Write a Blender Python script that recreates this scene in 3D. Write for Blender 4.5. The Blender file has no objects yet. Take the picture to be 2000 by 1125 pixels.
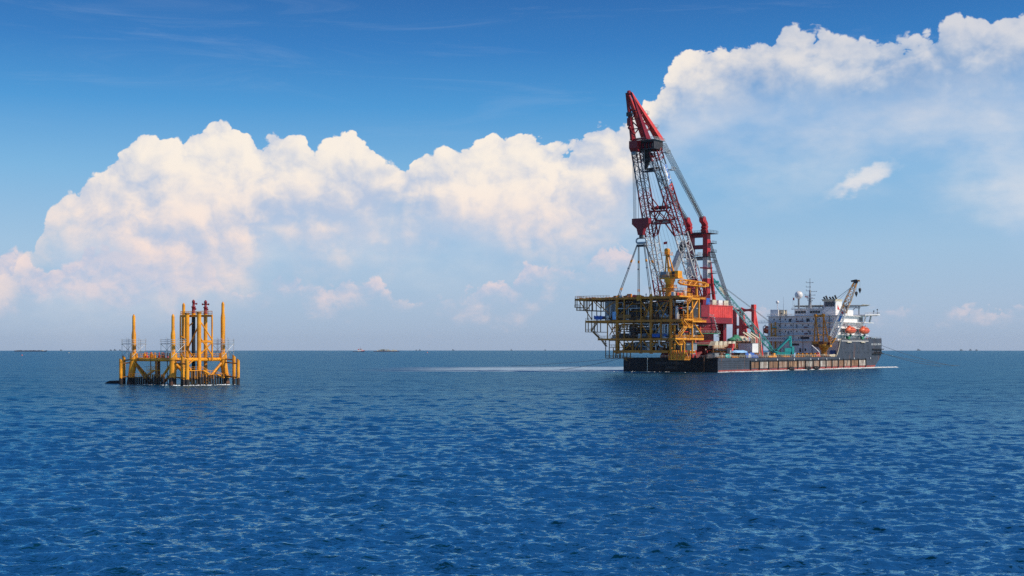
import bpy, math, random
import numpy as np
from mathutils import Vector, Matrix
random.seed(7)
SC = bpy.context.scene
COL = SC.collection
R = math.radians

# ---------------------------------------------------------------- camera, sky, sun, exposure
FPX, HZ, CAMZ, RE = 2600.0, 679.5, 12.0, 6371000.0     # focal length in photo pixels, eye-level row, eye height, earth radius
cam_d = bpy.data.cameras.new('camera'); cam = bpy.data.objects.new('camera', cam_d); COL.objects.link(cam)
cam.location = (0, 0, CAMZ); cam.rotation_euler = (R(90), 0, 0)
cam_d.sensor_width = 36; cam_d.lens = FPX/2000*36
cam_d.shift_y = (HZ-562.5)/2000
cam_d.clip_start = 1; cam_d.clip_end = 60000
SC.camera = cam

SUN_AZ = R(64)          # the sun stands to the right of the camera and a little behind it
SUN_EL = R(40)
SUN_DIR = Vector((math.sin(SUN_AZ)*math.cos(SUN_EL), -math.cos(SUN_AZ)*math.cos(SUN_EL), math.sin(SUN_EL)))
sun_d = bpy.data.lights.new('sun', 'SUN'); sun_d.energy = 4.0; sun_d.angle = R(0.5); sun_d.color = (1, 0.90, 0.75)
sun = bpy.data.objects.new('sun', sun_d); COL.objects.link(sun)
sun.rotation_euler = SUN_DIR.to_track_quat('Z', 'Y').to_euler()
SC.view_settings.view_transform = 'Standard'; SC.view_settings.look = 'None'
SC.view_settings.exposure = 0; SC.view_settings.gamma = 1; SC.view_settings.use_curve_mapping = False
SC.cycles.max_bounces = 6; SC.cycles.transparent_max_bounces = 12
SC.cycles.use_denoising = False

class X:
    """a small expression wrapper: arithmetic on sockets makes Math nodes"""
    def __init__(s, nt, v): s.nt, s.v = nt, v
    def op(s, o, *a, clamp=False):
        n = s.nt.nodes.new('ShaderNodeMath'); n.operation = o; n.use_clamp = clamp
        for i, q in enumerate((s,)+a):
            q = q.v if isinstance(q, X) else q
            if isinstance(q, (int, float)): n.inputs[i].default_value = q
            else: s.nt.links.new(q, n.inputs[i])
        return X(s.nt, n.outputs[0])
    def __add__(s, o): return s.op('ADD', o)
    __radd__ = __add__
    def __sub__(s, o): return s.op('SUBTRACT', o)
    def __rsub__(s, o): return X(s.nt, o).op('SUBTRACT', s)
    def __mul__(s, o): return s.op('MULTIPLY', o)
    __rmul__ = __mul__
    def __truediv__(s, o): return s.op('DIVIDE', o)
    def clamp(s): return s.op('ADD', 0.0, clamp=True)
    def smooth(s, a, b, lo=0.0, hi=1.0):
        n = s.nt.nodes.new('ShaderNodeMapRange'); n.interpolation_type = 'SMOOTHSTEP'
        for i, q in enumerate((s, a, b, lo, hi)):
            q = q.v if isinstance(q, X) else q
            if isinstance(q, (int, float)): n.inputs[i].default_value = q
            else: s.nt.links.new(q, n.inputs[i])
        return X(s.nt, n.outputs[0])

def xyz(nt, x, y, z):
    n = nt.nodes.new('ShaderNodeCombineXYZ')
    for i, q in enumerate((x, y, z)):
        q = q.v if isinstance(q, X) else q
        if isinstance(q, (int, float)): n.inputs[i].default_value = q
        else: nt.links.new(q, n.inputs[i])
    return n.outputs[0]
def noise(nt, vec, scale, detail=4, rough=0.5, lac=2.0, dist=0.0, dim='2D'):
    n = nt.nodes.new('ShaderNodeTexNoise'); n.noise_dimensions = dim; nt.links.new(vec, n.inputs['Vector'])
    n.inputs['Scale'].default_value = scale; n.inputs['Detail'].default_value = detail
    n.inputs['Roughness'].default_value = rough; n.inputs['Lacunarity'].default_value = lac; n.inputs['Distortion'].default_value = dist
    return X(nt, n.outputs[0])
def voro(nt, vec, scale, detail=3, rough=0.5, smooth=0.6):
    n = nt.nodes.new('ShaderNodeTexVoronoi'); n.voronoi_dimensions = '2D'; n.feature = 'F1'; n.normalize = True
    nt.links.new(vec, n.inputs['Vector']); n.inputs['Scale'].default_value = scale
    n.inputs['Detail'].default_value = detail; n.inputs['Roughness'].default_value = rough
    n.inputs['Lacunarity'].default_value = 2.1
    return X(nt, n.outputs['Distance'])
def mix(nt, f, a, b):
    n = nt.nodes.new('ShaderNodeMix'); n.data_type = 'RGBA'
    for i, q in ((0, f), (6, a), (7, b)):
        q = q.v if isinstance(q, X) else q
        if isinstance(q, tuple): n.inputs[i].default_value = (*q[:3], 1)
        elif isinstance(q, (int, float)): n.inputs[i].default_value = q
        else: nt.links.new(q, n.inputs[i])
    return n.outputs[2]
def ramp(nt, f, stops):
    n = nt.nodes.new('ShaderNodeValToRGB'); nt.links.new(f.v, n.inputs[0]); e = n.color_ramp.elements
    while len(e) < len(stops): e.new(0.5)
    for k, (p, c) in enumerate(stops): e[k].position = p; e[k].color = (*c, 1)
    return n.outputs[0]
def srgb(r, g, b):
    return tuple(((c/255)/12.92 if c <= 10 else ((c/255+0.055)/1.055)**2.4) for c in (r, g, b))

def sky_world():
    w = bpy.data.worlds.new('World'); SC.world = w; w.use_nodes = True
    nt = w.node_tree; nt.nodes.clear(); L = nt.links.new
    out = nt.nodes.new('ShaderNodeOutputWorld'); bg = nt.nodes.new('ShaderNodeBackground'); L(bg.outputs[0], out.inputs[0])
    tc = nt.nodes.new('ShaderNodeTexCoord')
    sep = nt.nodes.new('ShaderNodeSeparateXYZ'); L(tc.outputs['Generated'], sep.inputs[0])
    dx, dy, dz = (X(nt, o) for o in sep.outputs)
    az = dx.op('ARCTAN2', dy)                                  # azimuth from straight ahead
    el = dz/((dx*dx+dy*dy).op('SQRT')+0.0001)                  # tangent of the elevation
    # clear air: the physical sky, its haze and blue deepened as this humid sea air shows them
    sk = nt.nodes.new('ShaderNodeTexSky'); sk.sky_type = 'NISHITA'; sk.sun_disc = False
    sk.sun_elevation = SUN_EL; sk.sun_rotation = math.pi-SUN_AZ; sk.air_density = 1.0; sk.dust_density = 0.6; sk.ozone_density = 2.5
    elp = el.op('MAXIMUM', 0.0).op('ADD', 0.0, clamp=True)
    base = ramp(nt, elp, [(0.0, srgb(163,184,214)), (0.035, srgb(165,191,221)), (0.075, srgb(158,194,226)), (0.13, srgb(120,181,226)),
                          (0.18, srgb(66,152,216)), (0.225, srgb(36,122,196)), (0.27, srgb(24,100,174)), (0.6, srgb(34,96,158)), (1.0, srgb(32,86,144))])
    m = nt.nodes.new('ShaderNodeVectorMath'); m.operation = 'SCALE'; L(sk.outputs[0], m.inputs[0]); m.inputs[3].default_value = 0.10
    air = mix(nt, 0.86, m.outputs[0], base)
    # profile helpers: photo pixel -> (azimuth, tan elevation)
    A0, A1, E1 = -0.62, 0.62, 0.32
    def prof(points, jitter):
        n = nt.nodes.new('ShaderNodeFloatCurve'); cv = n.mapping.curves[0]
        n.mapping.extend = 'HORIZONTAL'
        pts = []
        for px, py in points:
            a = math.atan((px-1000)/FPX); pts.append(((a-A0)/(A1-A0), (HZ-py)/FPX*math.cos(a)/E1))
        while len(cv.points) < len(pts): cv.points.new(0.5, 0.5)
        for p, q in zip(cv.points, pts): p.location = q; p.handle_type = 'AUTO_CLAMPED'
        n.mapping.update()
        L(((az+jitter-A0)*(1/(A1-A0))).v, n.inputs['Value'])
        return X(nt, n.outputs[0])*E1
    col = air
    cirrus_p = xyz(nt, az*3.0+el*2.0, el*26.0, 0.0)
    ci = noise(nt, cirrus_p, 1.6, 5, 0.62, 2.2, 0.6).smooth(0.50, 0.80)*el.smooth(0.12, 0.22)*(1-el.smooth(0.5, 1.2))
    col = mix(nt, ci*0.10, col, srgb(200,212,228))

    def layer(col, pts, fade_pts, warp, s, amp, edge, lit, shade, opacity, seed, dl, k_light, soft, hole=None):
        w1 = noise(nt, xyz(nt, az+seed, el*1.15, 0), s*0.7, 4, 0.55)-0.5
        w2 = noise(nt, xyz(nt, az+seed+7.3, el, 0), s*0.7, 4, 0.55)-0.5
        big = noise(nt, xyz(nt, az+seed+3.1, el*1.4, 0), s*0.36, 5, 0.58)-0.5
        def dens(ox, oy):
            ax, ay = az+ox+w1*warp, el+oy+w2*warp
            b = voro(nt, xyz(nt, ax+seed, ay*1.1, 0), s, 4.0, 0.52)
            return (0.24-b*b*1.7)*amp
        top = prof(pts, w1*warp*0.35)
        d0, d1 = dens(0, 0), dens(dl*0.7, dl)
        h = top-el
        f = h+d0
        if hole:
            ha = math.atan((hole[0]-1000)/FPX); he = (HZ-hole[1])/FPX*math.cos(ha)
            hx, hy = (az-ha+w1*0.05)*(FPX/hole[2]), (el-he-(az-ha)*0.30+w2*0.03)*(FPX/hole[3])
            hd = ((hx*hx+hy*hy).op('SQRT')-1.0)*0.012+d0*0.5
            f = f.op('MINIMUM', hd)
        a = f.smooth(-edge, edge)
        fb = prof(fade_pts, 0.0)
        low = el-fb+big*0.075+d0*0.5                        # > 0 above the soft base
        a2 = a*low.smooth(-0.01, soft)
        rim = 1-h.smooth(0.0, 0.07)
        lt = ((d0-d1)*k_light+big*1.7+0.55+rim*0.20-(1-low.smooth(0.0, 0.10))*0.22).smooth(0.0, 1.0)
        c = mix(nt, lt, shade, lit)
        return mix(nt, a2*opacity, col, c)
    low_top = [(-600,560),(-300,500),(-100,540),(0,520),(25,497),(60,505),(85,545),(110,530),(150,522),(160,500),(200,488),(235,505),(255,480),(300,470),
               (360,472),(405,490),(420,540),(470,585),(512,580),(540,552),(570,548),(620,572),(660,566),(700,552),(740,552),(775,590),(880,592),(920,562),(960,560),
               (1000,560),(1030,520),(1085,528),(1120,540),(1155,518),(1200,486),(1225,500),(1260,560),(1310,600),(1400,610),(1700,612),(2100,600),(2600,560)]
    low_fade = [(-600,600),(0,590),(90,600),(200,575),(300,590),(420,570),(520,592),(760,592),(880,606),(1000,606),(1060,572),(1150,545),(1230,540),(1300,612),(2600,612)]
    bank_top = [(-600,380),(-200,470),(0,540),(50,520),(84,462),(104,424),(128,398),(160,377),(205,343),(231,312),(269,291),(306,279),(326,292),(373,277),(396,270),(414,248),
                (435,238),(457,254),(485,259),(512,275),(582,279),(601,294),(612,313),(628,308),(640,283),(656,276),(686,267),(712,285),(733,304),(742,332),(790,334),(816,313),
                (839,318),(876,300),(891,308),(932,290),(958,274),(996,283),(1033,268),(1074,279),(1104,270),(1179,265),(1227,266),(1253,208),(1281,186),(1302,158),(1330,124),
                (1386,97),(1449,100),(1511,104),(1522,88),(1543,71),(1582,67),(1617,79),(1645,95),(1699,92),(1723,86),(1777,92),(1816,71),(1863,55),(1899,45),(1945,54),(2000,40),
                (2120,30),(2300,70),(2600,180)]
    bank_fade = [(-600,600),(0,600),(91,490),(160,535),(230,575),(300,600),(430,590),(500,545),(560,520),(640,530),(740,520),(900,515),(1050,520),(1200,490),(1240,400),(1270,310),(1310,235),(1400,215),
                 (1500,212),(1600,235),(1700,245),(1850,230),(2000,215),(2300,280),(2600,330)]
    # a broad pale veil under the banks
    vb = noise(nt, xyz(nt, az*1.3+2.0, el*2.6, 0), 9.0, 5, 0.55)-0.5
    veil_bot = [(-600,640),(0,640),(300,640),(520,560),(900,560),(1230,560),(1300,430),(1500,400),(1700,400),(1900,440),(2000,560),(2600,640)]
    vt, vbot = prof([(x_, y_+14) for x_, y_ in bank_top], vb*0.03), prof(veil_bot, vb*0.05)
    va = (vt-el).smooth(0.0, 0.05)*(el-vbot+vb*0.05).smooth(-0.02, 0.075)
    col = mix(nt, va*0.62, col, mix(nt, (vb*3.2+0.45).clamp(), srgb(178,202,230), srgb(228,228,232)))
    col = layer(col, low_top, low_fade, 0.016, 70, 0.026, 0.0020, srgb(243,220,218), srgb(178,190,220), 0.66, 4.0, 0.0035, 45, 0.03)
    warm = mix(nt, el.smooth(0.055, 0.15), srgb(250,227,217), mix(nt, az.smooth(0.08, 0.30), srgb(255,243,228), srgb(240,235,230)))
    cool = mix(nt, az.smooth(0.05, 0.25), srgb(184,198,222), srgb(164,186,214))
    col = layer(col, bank_top, bank_fade, 0.020, 27, 0.050, 0.0014, warm, cool, (1-az.smooth(0.08, 0.26)*0.22)*0.95, 11.0, 0.009, 28, 0.05)
    # one small lone cloud to the right of the crane
    wa = math.atan((1690-1000)/FPX); we = (HZ-348)/FPX*math.cos(wa)
    wn = noise(nt, xyz(nt, az, el*1.5, 21.0), 42, 5, 0.55)-0.5
    wn2 = noise(nt, xyz(nt, az, el*1.5, 31.0), 34, 3, 0.5)-0.5
    qx, qy = (az-wa+wn2*0.03), (el-we+wn*0.028-(az-wa)*0.42)
    wd = (qx*qx*1200+qy*qy*11000).op('SQRT')
    wm = 1-wd.smooth(0.25, 1.05)
    col = mix(nt, wm*0.85, col, mix(nt, (qy*40+0.5+wn).clamp(), srgb(205,212,226), srgb(244,238,232)))
    # under the horizon only sea is seen; the ground half of the world stays sea-coloured
    col = mix(nt, (el*-1.0).smooth(0.0, 0.02), col, srgb(40,92,150))
    L(col, bg.inputs[0]); bg.inputs[1].default_value = 1.0
    w.cycles.sampling_method = 'MANUAL'; w.cycles.sample_map_resolution = 512
sky_world()

# ---------------------------------------------------------------- sea
def curve_drop(d): return -d*d/(2*RE)
def sea_material():
    m = bpy.data.materials.new('sea_water'); m.use_nodes = True; nt = m.node_tree; L = nt.links.new
    p = nt.nodes['Principled BSDF']
    geo = nt.nodes.new('ShaderNodeNewGeometry')
    pos = geo.outputs['Position']
    sep = nt.nodes.new('ShaderNodeSeparateXYZ'); L(pos, sep.inputs[0])
    x, y = X(nt, sep.outputs[0]), X(nt, sep.outputs[1])
    dist = (x*x+y*y).op('SQRT')
    gust = noise(nt, xyz(nt, x*0.006, y*0.010, 0.0), 1.0, 4, 0.55).smooth(0.32, 0.68)      # wind patches
    streak = noise(nt, xyz(nt, x*0.010+y*0.004, y*0.06, 0.0), 1.0, 3, 0.5)
    p1 = xyz(nt, x*0.5+y*0.08, y, 0.0)
    r1 = noise(nt, p1, 0.75, 3, 0.55, 2.2, 0.5)
    r1 = 1-(r1*2.0-1.0).op('ABSOLUTE')                                                       # sharp-crested ripples
    n1 = noise(nt, xyz(nt, x*0.6-y*0.1, y, 0.0), 2.2, 2, 0.55, 2.1, 0.3)
    n2 = noise(nt, xyz(nt, x*0.5, y, 0.0), 0.16, 4, 0.6, 2.0, 0.3)
    n3 = noise(nt, xyz(nt, x*0.35+40.0, y, 0.0), 0.035, 4, 0.6)
    far = dist.smooth(60, 500)
    hgt = r1*(0.08+gust*0.10+far*0.13)+n1*(0.045+gust*0.05+far*0.06)+n2*(0.25+far*1.5)+n3*far*3.6
    bp = nt.nodes.new('ShaderNodeBump'); bp.inputs['Strength'].default_value = 1.0; bp.inputs['Distance'].default_value = 1.0
    L(hgt.v, bp.inputs['Height'])
    # propeller wash: aerated, foam-streaked water astern of the crane vessel
    wn = noise(nt, xyz(nt, x*0.02, y*0.12, 5.0), 1.0, 5, 0.6)
    wn2 = noise(nt, xyz(nt, x*0.12, y*0.5, 8.0), 1.0, 4, 0.6)
    near_edge = y+(wn-0.5)*30
    band = near_edge.smooth(677, 684)*(1-near_edge.smooth(790, 900))
    along = x.smooth(-130, 40)*(1-x.smooth(75, 110))
    wash = band*along*(wn2*1.0+streak*0.7-0.10).clamp()
    foam = wash.smooth(0.06, 0.62)
    body = mix(nt, (gust*0.6+streak*0.4).clamp(), srgb(3,36,54), srgb(6,54,80))
    col = mix(nt, foam*0.75, body, (0.52, 0.66, 0.78))
    nt.nodes.remove(p); out = nt.nodes['Material Output']
    dif = nt.nodes.new('ShaderNodeBsdfDiffuse'); L(col, dif.inputs['Color']); L(bp.outputs[0], dif.inputs['Normal'])
    gl = nt.nodes.new('ShaderNodeBsdfGlossy'); L((0.09+far*0.08+foam*0.4).v, gl.inputs['Roughness']); L(bp.outputs[0], gl.inputs['Normal'])
    gl.inputs['Color'].default_value = (0.48, 0.85, 0.98, 1)
    fr = nt.nodes.new('ShaderNodeFresnel'); fr.inputs['IOR'].default_value = 1.33; L(bp.outputs[0], fr.inputs['Normal'])
    fac = X(nt, fr.outputs[0]).op('POWER', 1.5).op('MINIMUM', 0.74-far*0.22)*(1-foam*0.8)
    mx = nt.nodes.new('ShaderNodeMixShader'); L(fac.v, mx.inputs[0]); L(dif.outputs[0], mx.inputs[1]); L(gl.outputs[0], mx.inputs[2])
    L(mx.outputs[0], out.inputs['Surface'])
    return m
def build_sea():
    rng = np.random.default_rng(5)
    # rings: fine near the camera, growing with distance; angles fine over the view, coarse behind
    r = [58.0]
    while r[-1] < 15500:
        d = r[-1]; r.append(d+(0.14 if d < 75 else 0.14*(d/75)**1.3 if d < 900 else 3.5*(d/900)**2.2))
    r = np.array(r)
    fine = np.linspace(-R(29), R(29), 761)
    rest = np.linspace(R(29), 2*math.pi-R(29), 90)[1:-1]
    th = np.concatenate([fine, rest]); nr, na = len(r), len(th)
    RR, TT = np.meshgrid(r, th, indexing='ij')
    Xg, Yg = RR*np.sin(TT), RR*np.cos(TT)
    dr = np.gradient(r)[:, None]; da = (RR*R(58)/760)
    cell = np.maximum(np.broadcast_to(dr, RR.shape), da); cell[:, 761:] = 1e6
    Z = np.zeros_like(RR); DX = np.zeros_like(RR); DY = np.zeros_like(RR)
    nw = 130
    lam = np.exp(rng.uniform(math.log(0.45), math.log(9), nw)); lam[:7] = (14, 17, 20, 23, 27, 32, 38)
    ang = rng.normal(R(-97), R(33), nw)
    amp = 0.0074*lam*np.where(lam > 1.7, 1.7/lam, 1.0)**0.9*rng.uniform(0.6, 1.4, nw)
    amp[:7] = 0.035; ph = rng.uniform(0, 6.28, nw)
    nf = RR[:, 0] < 2500
    for l, a, A, f in zip(lam, ang, amp, ph):
        k = 2*math.pi/l; c, s = math.cos(a), math.sin(a)
        rows = np.where((dr[:, 0]*2.5 < l) & nf)[0]
        if not len(rows): continue
        n = rows.max()+1
        fade = np.clip((l/cell[:n]-2.2)/2.0, 0, 1)
        arg = k*(Xg[:n]*c+Yg[:n]*s)+f
        Z[:n] += A*fade*np.cos(arg)
        sn = A*0.85*fade*np.sin(arg); DX[:n] -= c*sn; DY[:n] -= s*sn
    Z += curve_drop(RR)
    v = np.stack([Xg+DX, Yg+DY, Z], -1).reshape(-1, 3)
    idx = np.arange(nr*na).reshape(nr, na)
    nx = np.roll(idx, -1, axis=1)
    q = np.stack([idx[:-1], nx[:-1], nx[1:], idx[1:]], -1).reshape(-1, 4)[:, ::-1]
    c0 = len(v); v = np.vstack([v, [[0, 0, 0]]])
    me = bpy.data.meshes.new('sea')
    tri = np.stack([nx[0], idx[0], np.full(na, c0)], -1)[:, ::-1]
    nl = q.size+tri.size
    me.vertices.add(len(v)); me.vertices.foreach_set('co', v.astype(np.float32).ravel())
    me.loops.add(nl); me.loops.foreach_set('vertex_index', np.concatenate([q.ravel(), tri.ravel()]).astype(np.int32))
    npoly = len(q)+len(tri); me.polygons.add(npoly)
    st = np.concatenate([np.arange(len(q))*4, q.size+np.arange(len(tri))*3])
    me.polygons.foreach_set('loop_start', st.astype(np.int32))
    me.polygons.foreach_set('use_smooth', np.ones(npoly, dtype=bool))
    me.update(); me.validate()
    me.materials.append(sea_material())
    o = bpy.data.objects.new('sea', me); COL.objects.link(o); o['kind'] = 'structure'; o['label'] = 'choppy deep blue sea out to the horizon'
    print('SEA', nr, na, nr*na)
build_sea()

# ---------------------------------------------------------------- building tools
class Frame:
    """a level local frame: x axis turned by phi from world x, origin on the sea surface"""
    def __init__(s, ox, oy, phi):
        s.ox, s.oy, s.phi = ox, oy, phi; s.c, s.s = math.cos(phi), math.sin(phi)
    def world(s, p):
        return Vector((s.ox+s.c*p[0]-s.s*p[1], s.oy+s.s*p[0]+s.c*p[1], p[2]))
    def at(s, px, py=None, u=None, v=None):
        """local point on the line of sight of a photo pixel where it meets the plane x = u or y = v"""
        k = (px-1000)/FPX
        if v is not None:
            u = (k*(s.oy+s.c*v)-s.ox+s.s*v)/(s.c-k*s.s)
        else:
            v = (k*(s.oy+s.s*u)-s.ox-s.c*u)/(-s.s-k*s.c)
        y = s.oy+s.s*u+s.c*v
        return Vector((u, v, 0 if py is None else CAMZ-(py-HZ)/FPX*y))
SHIP = Frame(100.9, 652.7, -R(37))
WORLD = Frame(0, 0, 0)

def V(*a): return Vector(a)
class MB:
    """collects solids; build() turns them into one mesh object"""
    def __init__(s): s.v, s.f, s.sm, s.mi = [], [], [], []
    def add(s, vs, fs, smooth=False, mi=0):
        n = len(s.v); s.v += [tuple(q) for q in vs]
        for f in fs: s.f.append(tuple(i+n for i in f)); s.sm.append(smooth); s.mi.append(mi)
        return s
    def box(s, a, b, mi=0):
        (x0, y0, z0), (x1, y1, z1) = [min(p) for p in zip(a, b)], [max(p) for p in zip(a, b)]
        return s.add([(x0,y0,z0),(x1,y0,z0),(x1,y1,z0),(x0,y1,z0),(x0,y0,z1),(x1,y0,z1),(x1,y1,z1),(x0,y1,z1)],
                     [(0,3,2,1),(4,5,6,7),(0,1,5,4),(1,2,6,5),(2,3,7,6),(3,0,4,7)], mi=mi)
    def bar(s, p, q, w, h=None, up=(0,0,1), mi=0):
        """rectangular bar from p to q, w wide, h high"""
        h = h or w; p, q = Vector(p), Vector(q); d = (q-p)
        if d.length < 1e-6: return s
        d.normalize(); up = Vector(up)
        if abs(d.dot(up)) > 0.98: up = Vector((0,1,0)) if abs(d.y) < 0.9 else Vector((1,0,0))
        x = d.cross(up).normalized(); y = x.cross(d).normalized()
        c = [p+x*a*w/2+y*b*h/2 for a, b in ((-1,-1),(1,-1),(1,1),(-1,1))]+[q+x*a*w/2+y*b*h/2 for a, b in ((-1,-1),(1,-1),(1,1),(-1,1))]
        return s.add(c, [(0,1,2,3),(7,6,5,4),(0,4,5,1),(1,5,6,2),(2,6,7,3),(3,7,4,0)], mi=mi)
    def tube(s, p, q, r, r2=None, n=10, caps=True, mi=0):
        r2 = r if r2 is None else r2; p, q = Vector(p), Vector(q); d = q-p
        if d.length < 1e-6: return s
        d.normalize(); a = Vector((0,0,1)) if abs(d.z) < 0.9 else Vector((1,0,0))
        x = d.cross(a).normalized(); y = d.cross(x)
        cs = [(math.cos(2*math.pi*k/n), math.sin(2*math.pi*k/n)) for k in range(n)]
        A = [p+(x*c+y*t)*r for c, t in cs]; B = [q+(x*c+y*t)*r2 for c, t in cs]
        s.add(A+B, [(k, n+k, n+(k+1) % n, (k+1) % n) for k in range(n)], n > 5, mi)
        if caps:
            s.add(A, [tuple(range(n))], mi=mi); s.add(B, [tuple(range(n))[::-1]], mi=mi)
        return s
    def lathe(s, c, prof, n=16, mi=0, smooth=True):
        """turned shape about the vertical through c; prof = [(radius, z)]"""
        vs = [(c[0]+r*math.cos(2*math.pi*k/n), c[1]+r*math.sin(2*math.pi*k/n), c[2]+z) for r, z in prof for k in range(n)]
        fs = [(i*n+k, i*n+(k+1) % n, (i+1)*n+(k+1) % n, (i+1)*n+k) for i in range(len(prof)-1) for k in range(n)]
        s.add(vs, fs, smooth, mi)
        if prof[0][0] > 1e-4: s.add(vs[:n], [tuple(range(n))[::-1]], mi=mi)
        if prof[-1][0] > 1e-4: s.add(vs[-n:], [tuple(range(n))], mi=mi)
        return s
    def ball(s, c, r, n=16, sz=1.0, mi=0):
        k = n//2
        return s.lathe(c, [(max(1e-5, r*math.sin(math.pi*i/k)), -r*sz*math.cos(math.pi*i/k)) for i in range(k+1)], n, mi)
    def prism(s, poly, d, mi=0):
        """closed outline extruded by the vector d"""
        n = len(poly); d = Vector(d); A = [Vector(p) for p in poly]; B = [p+d for p in A]
        nrm = Vector((0,0,0))
        for i in range(n): nrm += A[i].cross(A[(i+1) % n])
        fl = nrm.dot(d) > 0
        fs = [tuple(range(n))[::-1] if fl else tuple(range(n)), tuple(range(n, 2*n)) if fl else tuple(range(n, 2*n))[::-1]]
        fs += [(k, (k+1) % n, n+(k+1) % n, n+k) if fl else (k, n+k, n+(k+1) % n, (k+1) % n) for k in range(n)]
        return s.add(A+B, fs, mi=mi)
    def path(s, pts, r, n=6, mi=0):
        for a, b in zip(pts, pts[1:]): s.tube(a, b, r, n=n, mi=mi)
        return s
    def rail(s, pts, h=1.1, r=0.05, step=2.0, mid=True, closed=False, n=4):
        """handrail with posts along a path of deck points"""
        pts = [Vector(p) for p in pts]
        if closed: pts = pts+[pts[0]]
        up = Vector((0,0,1))
        for a, b in zip(pts, pts[1:]):
            s.tube(a+up*h, b+up*h, r, n=n, caps=False)
            if mid: s.tube(a+up*h*0.5, b+up*h*0.5, r*0.8, n=n, caps=False)
            k = max(1, int((b-a).length/step))
            for i in range(k+1):
                p = a.lerp(b, i/k); s.tube(p, p+up*h, r, n=n, caps=False)
        return s
    def lattice(s, p, q, x, y, bay, rc, rl, w0, h0, w1=None, h1=None, chords=True, lace=True, n=6, faces=(0,1,2,3)):
        """four-chord lattice from p to q; x, y = cross-section axes; w, h = width and depth at each end"""
        p, q, x, y = Vector(p), Vector(q), Vector(x), Vector(y); w1 = w0 if w1 is None else w1; h1 = h0 if h1 is None else h1
        def pt(k, t):
            a, b = ((-1,-1),(1,-1),(1,1),(-1,1))[k]
            return p.lerp(q, t)+x*a*(w0+(w1-w0)*t)/2+y*b*(h0+(h1-h0)*t)/2
        if chords:
            for k in range(4): s.tube(pt(k, 0), pt(k, 1), rc, n=n)
        if lace:
            m = max(2, int((q-p).length/bay))
            for k in faces:
                j = (k+1) % 4
                for i in range(m):
                    a, b = (k, j) if i % 2 else (j, k)
                    s.tube(pt(a, i/m), pt(b, (i+1)/m), rl, n=4, caps=False)
                    s.tube(pt(k, i/m), pt(j, i/m), rl, n=4, caps=False)
        return s

_MESH = {}
def link(o, parent=None):
    COL.objects.link(o)
    if parent is not None: o.parent = parent
    return o
class Thing:
    """a top-level thing in a frame: an Empty at its base, parts under it; coordinates are given in the frame"""
    def __init__(s, name, label, cat, frame, base=(0,0,0), group=None, drop=True):
        s.fr, s.base = frame, Vector(base)
        s.root = bpy.data.objects.new(name, None); COL.objects.link(s.root)
        w = frame.world(base); s.root.location = w; s.root.rotation_euler = (0, 0, frame.phi); s.root.empty_display_size = 0.5
        s.root['label'] = label; s.root['category'] = cat
        if group: s.root['group'] = group
    def part(s, name, mb, mat, parent=None, kind=None, label=None):
        o = mesh_object(name, mb, mat, s.base); link(o, parent if parent is not None else s.root)
        if kind: o['kind'] = kind
        if label: o['label'] = label
        return o
def mesh_object(name, mb, mat, off=(0,0,0)):
    me = bpy.data.meshes.new(name)
    off = Vector(off)
    me.from_pydata([(a-off.x, b-off.y, c-off.z) for a, b, c in mb.v], [], mb.f)
    me.polygons.foreach_set('use_smooth', mb.sm)
    for m in (mat if isinstance(mat, (list, tuple)) else [mat]): me.materials.append(m)
    if any(mb.mi): me.polygons.foreach_set('material_index', mb.mi)
    me.update()
    return bpy.data.objects.new(name, me)
def solo(name, mb, mat, label, cat, frame, base, group=None):
    """a thing that is one mesh"""
    o = mesh_object(name, mb, mat, base); o.location = frame.world(base); o.rotation_euler = (0, 0, frame.phi); COL.objects.link(o)
    o['label'] = label; o['category'] = cat
    if group: o['group'] = group
    return o

_MAT = {}
def paint(name, rgb, rough=0.5, metal=0.0, var=0.18, rust=0.0, scale=0.6, streak=True, rust_rgb=(0.16, 0.065, 0.03), bump=0.0):
    """painted or weathered surface: uneven colour, vertical rust runs, slight relief"""
    if name in _MAT: return _MAT[name]
    m = bpy.data.materials.new(name); m.use_nodes = True; nt = m.node_tree; L = nt.links.new; _MAT[name] = m
    p = nt.nodes['Principled BSDF']
    tc = nt.nodes.new('ShaderNodeTexCoord'); pos = tc.outputs['Object']
    sep = nt.nodes.new('ShaderNodeSeparateXYZ'); L(pos, sep.inputs[0])
    x, y, z = (X(nt, o) for o in sep.outputs)
    n = noise(nt, pos, scale, 4, 0.6, dim='3D')
    dark = tuple(c*(1-var) for c in rgb); light = tuple(min(0.95, c*(1+var*0.6)) for c in rgb)
    col = mix(nt, n.smooth(0.3, 0.7), dark, light)
    if rust > 0:
        v = xyz(nt, x*1.0, y*1.0, z*0.12) if streak else pos
        r = noise(nt, v, scale*1.6, 5, 0.65, dim='3D')
        col = mix(nt, r.smooth(0.64-rust*0.30, 0.76-rust*0.22)*0.85, col, rust_rgb)
    L(col, p.inputs['Base Color']); p.inputs['Metallic'].default_value = metal
    L((n*0.25+rough-0.12).v, p.inputs['Roughness'])
    if bump:
        b = nt.nodes.new('ShaderNodeBump'); b.inputs['Distance'].default_value = bump; b.inputs['Strength'].default_value = 0.6; L(n.v, b.inputs['Height']); L(b.outputs[0], p.inputs['Normal'])
    return m
def glass(name, rgb):
    if name in _MAT: return _MAT[name]
    m = bpy.data.materials.new(name); m.use_nodes = True; p = m.node_tree.nodes['Principled BSDF']; _MAT[name] = m
    p.inputs['Base Color'].default_value = (*rgb, 1); p.inputs['Roughness'].default_value = 0.06; p.inputs['IOR'].default_value = 1.5
    return m
YEL = paint('platform_yellow_paint', (0.88, 0.325, 0.008), 0.45, rust=0.30, var=0.28, scale=0.35)
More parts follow.
